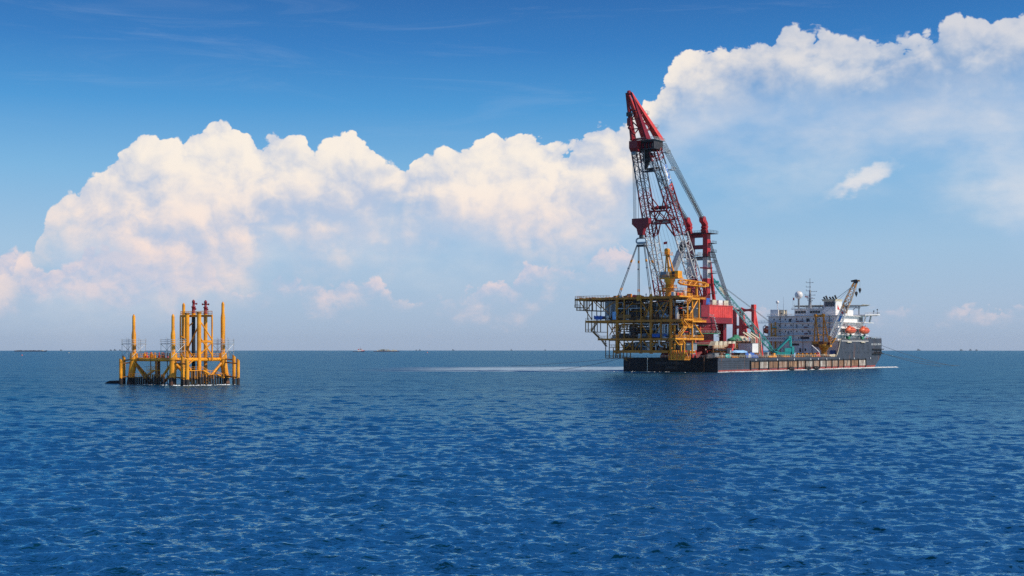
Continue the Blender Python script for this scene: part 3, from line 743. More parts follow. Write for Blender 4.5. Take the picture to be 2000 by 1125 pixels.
    t.part('forecastle_rail', MB().rail([(-0.5, 152, FZ+0.75), (-0.5, 211, FZ+1.25), (-40, 211, FZ+1.25)], 1.0, 0.06, 2.4), LGREY)

    # ---- accommodation block
    U0, U1, V0, V1 = -46.2, -1.6, 150.0, 194.0
    lv = [8.8, 12.4, 16.1, 19.7, 23.5, 27.1, 31.0]
    house = t.part('accommodation_block', MB().box((U0, V0-0.3, DZ), (U1, V0+1, FZ)).box((U0, V0-0.3, FZ), (U1-0.6, V1-6, 27.0)).box((U0, V0-0.3, 27.0), (U1, V1-14, 31.0)), WHT)
    for z in lv[2:]:
        ex = 6.0 if z == lv[5] else 0.4
        t.part('deck_ledge', MB().box((U0-ex, V0-1.9, z-0.22), (U1+0.5, V0-0.3, z+0.10)), WHT, house)
        if z != lv[5]: t.part('ledge_handrail', MB().rail([(U0, V0-1.8, z+0.1), (U1, V0-1.8, z+0.1)], 1.0, 0.06, 2.2), LGREY, house)
        t.part('side_ledge', MB().box((U1-0.6, V0-0.3, z-0.22), (U1+1.9, V1-4, z+0.10)), WHT, house)
    t.part('ledge_rail', MB().rail([(U0-6, V0-1.4, 27.2), (U0, V0-1.4, 27.2)], 1.1, 0.06, 1.6), LGREY, house)
    for z, x0, x1, n_ in ((29.0, 1512, 1600, 9), (25.5, 1511.5, 1590, 8), (21.8, 1511.5, 1590, 8), (17.9, 1545, 1590, 4)):
        for k in range(n_):
            p = S(x0+(x1-x0)*k/(n_-1), v=V0-0.3)
            t.part('window', MB().box((p.x-0.36, V0-0.37, z-0.45), (p.x+0.36, V0-0.28, z+0.45)), GLASS, house)
    for px, w_, z0, z1 in ((1543, 1.5, 27.4, 29.2), (1578, 2.0, 27.4, 29.4), (1572, 5.5, 17.2, 18.6), (1553, 5.0, 13.4, 14.6), (1563, 1.1, 9.5, 11.8), (1532, 1.2, 9.8, 11.8), (1540, 1.2, 9.8, 11.8), (1573, 1.0, 10.2, 11.6)):
        p = S(px, v=V0-0.3); t.part('wall_recess', MB().box((p.x-w_/2, V0-0.40, z0), (p.x+w_/2, V0-0.29, z1)), DARK, house)
    for px, z in ((1557, 27.3), (1565, 27.3), (1573, 23.9), (1574, 20.0), (1541, 16.5)):
        p = S(px, v=V0-1); t.part('fire_hose_box', MB().box((p.x-0.9, V0-1.2, z), (p.x+0.9, V0-0.5, z+0.7)), RED, house)
    for k, (px, z0, z1) in enumerate(((1524, 8, 30.5), (1549, 16.3, 26.8), (1568, 8, 19), (1596, 8, 30.5), (1620, 16.3, 30.5), (1586, 8, 15.8))):
        p = S(px, v=V0-0.4); t.part('drain_pipe', MB().tube((p.x, V0-0.45, z0), (p.x, V0-0.45, z1), 0.14, n=6), GREY if k % 2 else BROWN, house)
    for px, z in ((1530, 16.3), (1582, 20.0), (1600, 23.7), (1556, 23.7), (1540, 20.0)):
        p = S(px, v=V0-0.3); t.part('door', MB().box((p.x-0.5, V0-0.38, z), (p.x+0.5, V0-0.28, z+2.1)), GREY, house)
    t.part('aft_rail', MB().rail([(U0, V0-1.4, 27.2), (U1, V0-1.4, 27.2)], 1.0, 0.05, 2.0), LGREY, house)
    for z in (16.2, 19.8, 23.6):
        t.part('side_rail', MB().rail([(U1+1.8, V0, z), (U1+1.8, V1-5, z)], 1.0, 0.05, 2.0), LGREY, house)
    for k, v in enumerate((154, 158.5, 163)):
        for z in (17.8, 21.5, 25.2):
            t.part('side_door', MB().box((U1-0.62, v, z-0.8), (U1-0.5, v+0.9, z+1.0)), GREY if (k+int(z)) % 2 else GLASS, house)
    # roof line: corner tower, vent house, bridge, funnel
    roof = 31.0
    a, b = S(1505.5, v=V0), S(1520.5, v=V0)
    t.part('corner_tower', MB().box((a.x, V0-0.32, roof), (b.x, V0+6, 34.9)).box((a.x-0.1, V0-0.4, 8), (a.x+0.9, V0-0.2, 34.9)), WHT)
    a, b = S(1521.5, v=V0+1), S(1531, v=V0+1)
    vent = t.part('vent_house', MB().box((a.x, V0+1, roof), (b.x, V0+5, 34.7)), CREAM)
    t.part('vent_opening', MB().tube(((a.x+b.x)/2, V0+0.9, roof+1.2), ((a.x+b.x)/2, V0+1.2, roof+1.2), 0.6, n=12), DARK, vent)
    bu0, bu1, bv = S(1548, v=V0+3).x, S(1608, v=V0+3).x, V0+3
    br = t.part('wheelhouse', MB().prism([(bu0+0.8, bv+0.8, roof), (bu1, bv+0.8, roof), (bu1, bv+16, roof), (bu0+0.8, bv+16, roof)], (0,0,3.9)), WHT)
    t.part('wheelhouse_roof', MB().prism([(bu0-0.6, bv-0.4, roof+3.9), (bu1, bv-0.4, roof+3.9), (bu1, bv+17, roof+3.9), (bu0-0.6, bv+17, roof+3.9)], (0,0,0.5)), WHT, br)
    for seg in ((1553, 1574, 4), (1581.5, 1602, 4)):
        for k in range(seg[2]):
            w_ = (seg[1]-seg[0])/seg[2]; p, q = S(seg[0]+w_*k+0.35, v=bv+0.8), S(seg[0]+w_*(k+1)-0.35, v=bv+0.8)
            t.part('bridge_window', MB().box((p.x, bv+0.70, roof+1.5), (q.x, bv+0.82, roof+3.0)), GLASS, br)
    t.part('roof_rail', MB().rail([(bu0-0.4, bv-0.2, roof+4.4), (bu1, bv-0.2, roof+4.4)], 1.0, 0.05, 2.0), LGREY, br)
    t.part('roof_rail', MB().rail([(U0, V0+0.2, roof+0.05), (bu0, V0+0.2, roof+0.05)], 1.0, 0.05, 2.0), LGREY, house)
    fu0, fu1, fv = S(1608.5, v=V0+2).x, S(1632, v=V0+2).x, V0+2
    fz = 40.2
    fn = t.part('funnel', MB().box((fu0, fv, roof-0.1), (fu1, fv+9, fz-0.8)), WHT)
    t.part('funnel_cap', MB().prism([(fu0-0.9, fv-0.9, fz), (fu1+0.3, fv-0.9, fz), (fu1+0.3, fv+9.3, fz), (fu0-0.9, fv+9.3, fz)], (0,0,0.35)).prism([(fu0-0.6, fv-0.6, fz-0.8), (fu1+0.15, fv-0.6, fz-0.8), (fu1+0.15, fv+9.1, fz-0.8), (fu0-0.6, fv+9.1, fz-0.8)], (0,0,0.8)), CREAM, fn)
    for k in range(8):
        x0 = fu0+0.5+(fu1-fu0-1.0)*k/8
        t.part('louvre', MB().box((x0+0.12, fv-0.12, fz-4.0), (x0+(fu1-fu0-1)/8-0.12, fv+0.02, fz-1.1)), DARK, fn)
    for px, h in ((1612, 1.7), (1616.5, 2.3), (1623.5, 1.6), (1629, 1.7), (1634, 2.5)):
        p = S(px, v=fv+4); t.part('exhaust_pipe', MB().tube((p.x, fv+4, fz+0.2), (p.x-0.9, fv+3.4, fz+0.2+h), 0.5, n=10), BLACK, fn)
    s0 = fz-5.6
    t.part('funnel_emblem', MB().prism([(fu1, fv+2.5, s0), (fu1, fv+6.0, s0-0.4), (fu1, fv+3.0, s0+2.6)], (0.06,0,0)), FLAG, fn)
    # bridge wing and upper side house
    t.part('upper_side_house', MB().box((U1-9, V0+12, 31), (U1-0.4, V0+22, 34.4)), WHT)
    wing = t.part('bridge_wing', MB().box((U1-14, V1-16, 31.3), (U1+4.5, V1+1, 31.9)).prism([(U1+4.5, V1-16, 31.3), (U1+9, V1-8, 31.6), (U1+9, V1-4, 31.6), (U1+4.5, V1+1, 31.3)], (0,0,0.6)), WHT)
    t.part('wing_support', MB().bar((U1+2.5, V1-4, 27.3), (U1+3.4, V1-4, 31.4), 0.9).bar((U1+2.5, V1-12, 27.3), (U1+3.4, V1-12, 31.4), 0.7).box((U1-10, V1-14, 27.1), (U1-2, V1-3, 31.3)), WHT, wing)
    t.part('wing_deck', MB().box((U1-10, V1-16, 26.9), (U1+4, V1-1, 27.25)), WHT, wing)
    t.part('wing_rail', MB().rail([(U1+4.4, V1-16, 31.9), (U1+8.8, V1-7, 32.2), (U1+8.8, V1-4, 32.2), (U1+4.4, V1+0.8, 31.9)], 1.1, 0.06, 1.8), LGREY, wing)
    t.part('wing_windows', MB().box((U1-9, V1-14.08, 28.3), (U1-3, V1-13.95, 30.3)).box((U1-2.04, V1-13, 28.3), (U1-1.95, V1-4, 30.3)), GLASS, wing)
    for v, h in ((V1-10, 1.6), (V1-4.5, 2.6)):
        t.part('wing_lamp', MB().tube((U1+7.5, v, 32.2), (U1+7.5, v, 32.2+h), 0.12, n=6).ball((U1+7.5, v, 32.4+h), 0.45, 8), DARK, wing)
    # helideck on a truss forward of the bridge
    hz = 37.6
    hp = [(-46,186),(-14,186),(-6,191),(-6,203),(-14,208),(-46,208)]
    hd = t.part('helideck', MB().prism([(x, y, hz) for x, y in hp], (0,0,0.5)), GREY)
    m = MB()
    for x in (-44, -36, -28, -20, -12):
        for y in (188, 205): m.bar((x, y, 31), (x, y, hz), 0.5)
        m.bar((x, 188, 32), (x+6, 188, hz), 0.35).bar((x, 188, hz-1.2), (x+8, 188, hz-1.2), 0.4).bar((x, 188, hz-1), (x, 206, hz-1), 0.35)
    t.part('helideck_truss', m, GREY, hd)
    t.part('safety_net', MB().prism([(-6,191,hz+0.1),(-3.8,191,hz+0.7),(-3.8,203,hz+0.7),(-6,203,hz+0.1)], (0,0,0.12)).prism([(-46,186,hz+0.1),(-46,184,hz+0.6),(-14,184,hz+0.6),(-14,186,hz+0.1)], (0,0,0.12)), CREAM, hd)
    t.part('forward_house', MB().box((-44, 176, 27), (-10, 200, 31)), WHT)
    # mast with yards
    c = S(1582, v=V0+8); mx, my = c.x, V0+8
    ms = t.part('signal_mast', MB().lathe((mx, my, 0), [(1.1, 35.3), (0.8, 41), (0.55, 46.3), (0.22, 46.5), (0.16, 53.4)], 10), GREY)
    def mz(py): return CAMZ-(py-HZ)/FPX*793
    for py, a, b in ((552, -2.4, 2.0), (560.5, -2.4, 0.3), (568, -2.4, 0.5), (569.5, 0, 4.2), (576.5, -3.2, 3.2), (583.5, -1.8, 2.8), (587.5, -1.4, 1.6)):
        z = mz(py); t.part('yard', MB().tube((mx+a, my, z), (mx+b, my, z), 0.13, n=5).tube((mx+a, my, z), (mx+a, my, z+0.9), 0.14, n=5).tube((mx+b, my, z-0.3), (mx+b, my, z+0.3), 0.18, n=5), GREY, ms)
    t.part('radar_scanner', MB().bar((mx-1.8, my-0.9, mz(582)), (mx+2.6, my-0.9, mz(582)), 0.4, 0.35), WHT, ms)
    # satellite domes
    for px, py, r, yb in ((1560, 576.2, 2.35, 604), (1518.5, 590.3, 1.0, 605)):
        c = S(px, py, v=V0+5); z0 = CAMZ-(yb-HZ)/FPX*785
        o = t.part('dome_post', MB().tube((c.x, c.y, z0-0.5), (c.x, c.y, c.z-r*0.8), r*0.24, n=10), GREY if r > 2 else WHT)
        t.part('satellite_dome', MB().ball(c, r, 24, 1.02), WHT, o)
    for px, y0, y1 in ((1530, 578, 608), (1537, 603, 616), (1506, 602, 606), (1521, 601, 606), (1655, 604, 618), (1552, 592, 606), (1602, 590, 604)):
        c = S(px, v=V0+4); t.part('whip_antenna', MB().tube((c.x, c.y, CAMZ-(y1-HZ)/FPX*788), (c.x, c.y, CAMZ-(y0-HZ)/FPX*788), 0.10, 0.05, n=5), GREY)
    # lifeboats hung outside the rails, with davits
    def lifeboat(u, v, z, lab, L=11.2):
        b = Thing('lifeboat', lab, 'lifeboat', SHIP, (u, v, z-2.0), 'orange lifeboats of the crane vessel')
        n, m = 16, 11; vs_, fs_ = [], []
        for i in range(m):
            tt = i/(m-1); y = (tt-0.5)*L; k = (1-abs(2*tt-1)**3.2)**0.5*0.97+0.03
            for j in range(n):
                a_ = 2*math.pi*j/n; x_ = math.cos(a_)*2.0*k; z_ = math.sin(a_); z_ = z_*(2.1*k if z_ > 0 else 2.0*(k**0.6))
                vs_.append((u+x_, v+y, z+z_))
        for i in range(m-1):
            for j in range(n): fs_.append((i*n+j, i*n+(j+1) % n, (i+1)*n+(j+1) % n, (i+1)*n+j))
        hullm = MB().add(vs_, fs_, True).add(vs_[:n], [tuple(range(n))[::-1]]).add(vs_[-n:], [tuple(range(n))])
        o = b.part('boat_hull', hullm, ORNG)
        b.part('gunwale', MB().box((u+1.88, v-L*0.36, z-0.12), (u+2.1, v+L*0.36, z+0.08)), RED2, o)
        b.part('conning_hatch', MB().box((u-0.6, v-L*0.30, z+1.7), (u+0.6, v-L*0.14, z+2.7)), ORNG, o)
        for k in (-2, -0.7, 0.7, 2): b.part('side_window', MB().box((u+1.6, v+k*1.3-0.25, z+0.95), (u+1.85, v+k*1.3+0.25, z+1.3)), GLASS, o)
        b.part('rudder', MB().box((u-0.1, v-L/2-0.3, z-1.6), (u+0.1, v-L/2+0.5, z-0.5)), DARK)
        for e in (-1, 1):
            d = t.part('davit', MB().path([(u-2.2, v+e*L*0.3, z-5.0), (u-1.6, v+e*L*0.3, z-1.5), (u-1.9, v+e*L*0.3, z+2.0), (u-0.2, v+e*L*0.3, z+3.3)], 0.28).tube((u-0.2, v+e*L*0.3, z+3.3), (u-0.2, v+e*L*0.3, z+1.7), 0.08, n=5), WHT)
        t.part('davit_winch', MB().box((u-2.6, v-1, FZ+0.5), (u-0.9, v+1.2, FZ+2.6)).tube((u-2.2, v+2.2, FZ+0.4), (u-0.5, v+2.2, FZ+3.4), 0.35, n=8), GREEN)
        t.part('davit_cradle', MB().bar((u-1.8, v-L*0.42, z-2.2), (u+0.8, v-L*0.42, z-3.6), 0.4).bar((u-1.8, v+L*0.3, z-1.9), (u+1.4, v+L*0.36, z-4.6), 0.35), WHT)
    lifeboat(1.6, S(1659.5, u=1).y, 22.3, 'orange enclosed lifeboat on the lit side, nearer the funnel')
    lifeboat(1.6, S(1686.5, u=1).y, 22.3, 'orange enclosed lifeboat on the lit side, nearer the bow')
    c = S(1499.5, v=V0+5)
    lifeboat(c.x, V0+6, 22.6, 'shaded lifeboat at the far side of the white accommodation block')
    # forecastle gear
    rr = random.Random(3)
    for i in range(12):
        v = 172+i*3.2; h = rr.uniform(0.3, 1.2)
        t.part('forecastle_fitting', MB().box((-3.5+rr.uniform(-0.6,0.4), v, FZ), (-2.6, v+rr.uniform(0.5,1.2), FZ+h+0.9)), rr.choice((GREY, DARK, GREEN, RED2, CREAM)))
vessel()

# pennants
for px, py, pyb, lab, v in ((1550, 584, 605, 'small red flag on a thin staff beside the big white dome', 153), (1573, 579.5, 577, 'small red pennant flying left of the signal mast', 158)):
    c = S(px, py, v=v); zb = CAMZ-(pyb-HZ)/FPX*790
    t_ = Thing('flag', lab, 'flag', SHIP, (c.x, c.y, min(zb, c.z-0.6)), 'red flags of the crane vessel')
    if pyb > py: t_.part('staff', MB().tube((c.x-0.4, c.y, zb), (c.x-0.4, c.y, c.z+1.3), 0.07, n=5), LGREY)
    w_, h_ = (0.8, 1.6) if pyb > py else (2.2, 0.7)
    pts = [(c.x-0.35+w_*k/4, c.y+0.12*math.sin(k*2), c.z+s_*h_/2-0.1*k*(w_ > 1)*0.4) for s_ in (-1, 1) for k in range(5)]
    t_.part('cloth', MB().add(pts, [(k, k+1, 6+k, 5+k) for k in range(4)]), FLAG)

# ---------------------------------------------------------------- heavy-lift crane standing on the stern
CU, CV = -27.2, 20.5                                 # slewing axis
def heavy_crane():
    t = Thing('heavy_lift_crane', 'towering red and white heavy-lift crane on the stern of the crane vessel', 'crane', SHIP, (CU, CV, DZ+0.06))
    z0 = DZ+0.06
    tub = t.part('tub', MB().lathe((CU, CV, 0), [(13.2, z0), (12.2, z0+3), (12.2, 19.5), (13.4, 21.0), (13.4, 22.2)], 40), RED)
    for k in range(14):
        a = 2*math.pi*k/14
        d = V(math.cos(a), math.sin(a), 0); c = V(CU, CV, 0)
        t.part('tub_stiffener', MB().prism([c+d*12.1+V(0,0,z0), c+d*15.2+V(0,0,z0), c+d*15.2+V(0,0,z0+0.8), c+d*12.6+V(0,0,13), c+d*12.1+V(0,0,13)], V(-d.y, d.x, 0)*0.7), RED, tub)
    for z, r in ((13.4, 15.2), (19.2, 15.8)):
        g = t.part('tub_gallery', MB().lathe((CU, CV, 0), [(12.3, z), (r, z), (r, z+0.3), (12.3, z+0.3)], 40, smooth=False), GREEN, tub)
        t.part('gallery_rail', MB().rail([(CU+(r-0.2)*math.cos(a_), CV+(r-0.2)*math.sin(a_), z+0.3) for a_ in [2*math.pi*k/24 for k in range(24)]], 1.1, 0.06, 2, closed=True), LGREY, tub)
    # red buttress at the stern quarter
    p = S(1350.5, v=9); t.part('buttress', MB().prism([(p.x-1.8, 7, z0), (p.x+1.8, 7, z0), (p.x+1.6, 7, 16), (p.x-0.6, 7, 19.5), (p.x-1.8, 7, 16)], (0, 4.0, 0)), RED2, tub)
    # revolving platform, machinery house and its tail
    tt = t.part('turntable', MB().lathe((CU, CV, 0), [(13.0, 22.2), (13.6, 23.2), (13.6, 24.6), (11.5, 25.2)], 40), RED)
    t.part('revolving_frame', MB().box((CU-14, 4.5, 24.6), (CU+14, 40, 27.6)).box((CU-15, 5.5, 27.6), (CU-10.5, 14, 33.5)).box((CU+10.5, 5.5, 27.6), (CU+15, 14, 33.5)), RED)
    hv0, hv1 = S(1383.5, u=-15).y, S(1431, u=-15).y
    hs = t.part('machinery_house', MB().box((CU-12.2, hv0, 24.9), (-15, hv1, 33.6)), RED2, label='box-shaped bright red machinery house with vertical streaks')
    for k in range(13):
        v = hv0+(hv1-hv0)*(k+0.5)/13
        t.part('wall_rib', MB().box((-15, v-0.10, 25.4), (-14.9, v+0.10, 33.2)), RED2, hs)
    t.part('roof_lip', MB().box((CU-12.5, hv0-0.3, 33.6), (-14.7, hv1+0.3, 33.95)), RED2, hs)
    t.part('base_lip', MB().box((CU-12.4, hv0-0.2, 24.4), (-14.8, hv1+0.2, 24.9)), RED, hs)
    t.part('roof_rail', MB().rail([(CU-12, hv0, 33.95), (-15, hv0, 33.95), (-15, hv1, 33.95)], 1.1, 0.06, 2.2), LGREY, hs)
    t.part('tail_block', MB().box((CU-9, hv1-13.5, 19.4), (-19, hv1-4, 24.4)).box((-19.5, hv1-6.5, 8.2), (-17, hv1-3.0, 24.4)).box((CU-9, hv1-6.5, 8.2), (CU-6.5, hv1-3.0, 24.4)), RED)
    for px, mat, w_, r in ((1380, BLUE, 5.0, 0), (1394.5, CREAM, 3.4, 0), (1406, WHT, 3.2, 0), (1417, CREAM, 3.6, 0)):
        p = S(px, u=-17)
        t.part('rooftop_unit', MB().box((-19, p.y-w_, 33.95), (-16, p.y+w_*0.35, 33.95+(3.4 if mat is BLUE else 2.7))), mat)
    t.part('operator_cab', MB().box((-19.5, hv0-5.5, 27.6), (-14.6, hv0-1.2, 32.2)), RED2)
    for k in range(2): t.part('cab_window', MB().box((-14.63, hv0-5.0+k*2.0, 29.6), (-14.55, hv0-3.6+k*2.0, 31.2)), GLASS)
    t.part('cab_window', MB().box((-19, hv0-5.56, 29.6), (-15.2, hv0-5.49, 31.2)), GLASS)
    st = MB()
    for k in range(9):
        a = S(1392+k*1.4, 615+k*5.2, u=-12); st.box((-12.8, a.y-0.7, a.z-0.1), (-11.4, a.y+0.7, a.z+0.1))
    t.part('access_stair', st.rail([S(1385, 617, u=-12), S(1394, 622, u=-12), S(1404, 660, u=-12)], 1.2, 0.08, 1.6), LGREY)

    # boom: two lattice legs leaning out over the stern, drawn together at the head
    BU = CU+1.6; foot_z, head_z, fv, hv = 35.0, 108.0, 10.0, -25.0
    bands = [(0.00, 0.17, RED), (0.17, 0.46, WHT2), (0.46, 0.76, RED), (0.76, 0.94, WDK), (0.94, 1.0, RED)]
    ax = V(0, hv-fv, head_z-foot_z).normalized(); xs = V(1, 0, 0)
    legs = []
    for s_ in (-1, 1):
        p, q = V(BU+s_*11.3, fv, foot_z), V(BU+s_*4.9, hv, head_z)
        d = (q-p).normalized(); x = (xs-d*xs.dot(d)).normalized(); y = d.cross(x).normalized()
        legs.append((p, q, x, y))
        # tapering foot bracket
        e = p.lerp(q, 0.03)
        t.part('boom_foot', MB().add([p+V(-1.2,-1.2,-3.5), p+V(1.2,-1.2,-3.5), p+V(1.2,1.2,-3.5), p+V(-1.2,1.2,-3.5)]+[e+x*a*2.6+y*b*2.4 for a, b in ((-1,-1),(1,-1),(1,1),(-1,1))],
               [(0,3,2,1),(4,5,6,7),(0,1,5,4),(1,2,6,5),(2,3,7,6),(3,0,4,7)]), RED)
        for t0, t1, mat in bands:
            a, b = p.lerp(q, max(t0, 0.03)), p.lerp(q, t1); w0, w1 = 5.0-0.6*t0, 5.0-0.6*t1
            sec = t.part('boom_section', MB().lattice(a, b, x, y, 4.0, 0.38, 0.2, w0, w0*0.96, w1, w1*0.96, lace=False), mat)
            t.part('lacing', MB().lattice(a, b, x, y, 4.0, 0.40, 0.165, w0, w0*0.96, w1, w1*0.96, chords=False), mat, sec)
    def leg_pt(i, f, dx=0, dy=0):
        p, q, x, y = legs[i]; w = 5.0-0.6*f
        return p.lerp(q, f)+x*dx*w/2+y*dy*w*0.48
    # cross frames between the legs
    for f0, f1, mat in ((0.545, 0.625, RED),):
        for dy in (-1, 1):
            a0, b0, a1, b1 = leg_pt(0, f0, 1, dy), leg_pt(1, f0, -1, dy), leg_pt(0, f1, 1, dy), leg_pt(1, f1, -1, dy)
            t.part('cross_frame', MB().tube(a0, b0, 0.42, n=8).tube(a1, b1, 0.42, n=8).tube(a0, a1.lerp(b1, 0.5), 0.3, n=6).tube(b0, a1.lerp(b1, 0.5), 0.3, n=6)
                   .tube(a0.lerp(b0, 0.5), a1, 0.25, n=6).tube(a0.lerp(b0, 0.5), b1, 0.25, n=6)
                   .tube(leg_pt(0, f0-0.09, 1, dy), a0.lerp(b0, 0.28), 0.38, n=8).tube(leg_pt(1, f0-0.09, -1, dy), b0.lerp(a0, 0.28), 0.38, n=8)
                   .tube(leg_pt(0, f1+0.07, 1, dy), a1.lerp(b1, 0.35), 0.3, n=8).tube(leg_pt(1, f1+0.07, -1, dy), b1.lerp(a1, 0.35), 0.3, n=8), mat)
        for k in range(5):
            c = leg_pt(0, f1, 1, 0).lerp(leg_pt(1, f1, -1, 0), (k+0.5)/5)
            t.part('sheave_nest', MB().tube(c+V(-0.5,0,0.9), c+V(0.5,0,0.9), 1.0, n=12), RED if k % 2 else DARK)
        t.part('frame_walkway', MB().bar(leg_pt(0, f0, 1, 0), leg_pt(1, f0, -1, 0), 3.0, 0.25).rail([leg_pt(0, f0, 1, 1), leg_pt(1, f0, -1, 1)], 1.1, 0.07, 1.5), DARK)
    fcross = 0.055
    t.part('foot_cross_beam', MB().bar(leg_pt(0, fcross, 1, 0), leg_pt(1, fcross, -1, 0), 2.4, 2.4), RED)
    t.part('foot_truss', MB().bar(leg_pt(0, 0.0, 1, 0)+V(0,0,-0.5), leg_pt(1, 0.0, -1, 0)+V(0,0,-0.5), 0.6, 0.6).bar(leg_pt(0, 0.0, 1, 0), leg_pt(0, fcross, 1, 0).lerp(leg_pt(1, fcross, -1, 0), 0.4), 0.5).bar(leg_pt(1, 0.0, -1, 0), leg_pt(0, fcross, 1, 0).lerp(leg_pt(1, fcross, -1, 0), 0.6), 0.5), RED)
    for f in (0.88, 0.955):
        t.part('upper_tie', MB().bar(leg_pt(0, f, 1, -1), leg_pt(1, f, -1, -1), 0.8).bar(leg_pt(0, f, 1, 1), leg_pt(1, f, -1, 1), 0.8).bar(leg_pt(0, f, 1, -1), leg_pt(1, f, -1, 1), 0.5), DARK)
    for k in range(7):
        c = leg_pt(0, 0.90+0.012*k, 1, 0).lerp(leg_pt(1, 0.90+0.012*k, -1, 0), 0.12+0.12*k)
        t.part('inner_sheave', MB().tube(c+V(-0.25,0,0), c+V(0.25,0,0), 1.3, n=14).bar(c, c+ax*6, 0.5), DARK)
    # head: sheave housing and the fly jib above it
    hc = V(CU, hv-0.5, head_z+2.2)
    hd = t.part('boom_head', MB().box((BU-6.6, hv-3.8, head_z+3.6), (BU+6.6, hv+4.6, head_z+4.6)).box((BU-6.6, hv-3.8, head_z+0.2), (BU-6.1, hv+4.6, head_z+3.6)).box((BU+6.1, hv-3.8, head_z+0.2), (BU+6.6, hv+4.6, head_z+3.6)).box((BU-0.4, hv-3.6, head_z+0.2), (BU+0.4, hv+4.4, head_z+3.6)).bar((BU-6.3, hv+4.0, head_z+0.4), (BU+6.3, hv+4.0, head_z+0.4), 0.9).bar((BU-6.3, hv-3.2, head_z+0.4), (BU+6.3, hv-3.2, head_z+0.4), 0.7), DARK, label='dark sheave-filled boom head')
    for k in range(12):
        u = BU-5.8+k*1.05; t.part('sheave', MB().tube((u-0.25, hv-2.6, head_z+1.9), (u+0.25, hv-2.6, head_z+1.9), 1.7, n=16).tube((u-0.25, hv+2.2, head_z+1.7), (u+0.25, hv+2.2, head_z+1.7), 1.5, n=16), DARK if k % 2 else RED, hd)
    t.part('hoist_housing', MB().box((BU-5.2, hv-7.6, head_z+0.8), (BU-0.6, hv-3.9, head_z+4.2)).prism([(BU-5.2, hv-7.6, head_z+0.8), (BU-0.6, hv-7.6, head_z+0.8), (BU-0.6, hv-6.0, head_z-1.0), (BU-5.2, hv-6.0, head_z-1.0)], (0, 1.2, 0)), RED, hd)
    t.part('lower_sheave', MB().tube((BU-4.4, hv-6, head_z-1.6), (BU-2.2, hv-6, head_z-1.6), 0.9, n=14), GREY, hd)
    for a, b in (((BU-6.9, hv-4.0), (BU-6.9, hv+5.0)), ((BU+6.9, hv-4.0), (BU+6.9, hv+6.0)), ((BU-6.9, hv-4.0), (BU+6.9, hv-4.0))):
        t.part('head_gallery', MB().rail([(*a, head_z+4.6), (*b, head_z+4.6)], 1.3, 0.09, 1.4).bar((*a, head_z+4.6), (*b, head_z+4.6), 1.2, 0.2), LGREY, hd)
    tip = V(CU+0.6, -39.2, 134.4); JW = 3.7
    for s_ in (-1, 1):
        fb, rb = V(BU+s_*JW, hv-5.5, head_z+4.6), V(BU+s_*JW, hv+7.0, head_z+5.2)
        tp = tip+V(s_*0.9, 0, 0)
        t.part('jib_front_plate', MB().prism([fb+V(0,-1.9,0), fb+V(0,2.6,0), tp+V(0,0.5,-1.0), tp+V(0,-0.5,-0.2)], (s_*0.9, 0, 0)), RED)
        t.part('jib_back_plate', MB().add([rb+V(-1.6,-2.0,0), rb+V(1.6,-2.0,0), rb+V(1.6,1.6,0.4), rb+V(-1.6,1.6,0.4), tp+V(-0.5,-0.4,-0.6), tp+V(0.5,-0.4,-0.6), tp+V(0.5,0.6,0), tp+V(-0.5,0.6,0)],
               [(0,3,2,1),(4,5,6,7),(0,1,5,4),(1,2,6,5),(2,3,7,6),(3,0,4,7)]), RED2)  # lit tone of the jib red; the front plates take the shaded tone
        for f0, f1 in ((0.10, 0.34), (0.42, 0.22), (0.42, 0.60), (0.68, 0.52)):
            t.part('jib_brace', MB().tube(fb.lerp(tp, f0), rb.lerp(tp, f1), 0.30, n=6), RED)
    for f in (0.02, 0.24, 0.44, 0.62):
        for b_ in (V(0, hv-5.5, head_z+4.6), V(0, hv+7.0, head_z+5.2)):
            w = JW*(1-f)+0.9*f; c = V(BU, b_.y, b_.z).lerp(tip, f)
            t.part('jib_tie', MB().bar(c-V(w,0,0), c+V(w,0,0), 0.7 if f < 0.1 else 0.45), RED)
    for f, w in ((0.30, 4.2), (0.58, 3.0)):
        c = V(BU+3.6*(1-f), hv+8.2, head_z+5.2).lerp(tip+V(0,1.5,0), f)
        t.part('jib_gallery', MB().box(c-V(0.3,0.2,0.1), c+V(2.2,w,0.1)).rail([c+V(2.1,-0.2,0.1), c+V(2.1,w,0.1)], 1.2, 0.08, 1.2), LGREY)
    for f in (0.30, 0.86, 0.97):
        c = leg_pt(1, f, 1, 1); t.part('boom_gallery', MB().box(c-V(0.4,0.4,0.1), c+V(2.2,4.2,0.12)).rail([c+V(2.1,-0.4,0.1), c+V(2.1,4.2,0.1), c+V(-0.4,4.2,0.1)], 1.3, 0.09, 1.2), LGREY)
    t.part('tip_sheave', MB().tube(tip-V(0.5,0,0.2), tip+V(0.5,0,-0.2), 1.1, n=16), RED)
    # signboard along the upper right leg, blue lettering and a red frame beneath
    p, q, x, y = legs[1]; d = (q-p).normalized(); nx = x
    b0, b1 = leg_pt(1, 0.79, 1, 0), leg_pt(1, 0.90, 1, 0)
    sb = t.part('boom_signboard', MB().prism([b0-y*1.5+x*0.5, b0+y*1.5+x*0.5, b1+y*1.4+x*0.5, b1-y*1.4+x*0.5], x*0.12), WHT)
    for k in range(6):
        c = b0.lerp(b1, (k+0.5)/6)+x*0.66; rr = random.Random(50+k)
        m = MB()
        for j in range(5):
            o1 = y*rr.uniform(-1.0, 1.0)+d*rr.uniform(-0.6, 0.6); o2 = (y if j % 2 else d)*rr.choice((-1.2, 1.1))
            m.bar(c+o1-o2*0.5, c+o1+o2*0.5, 0.42, 0.06, up=x)
        t.part('sign_character', m, BTXT, sb)
    c = leg_pt(1, 0.755, 1, 0)+x*0.55
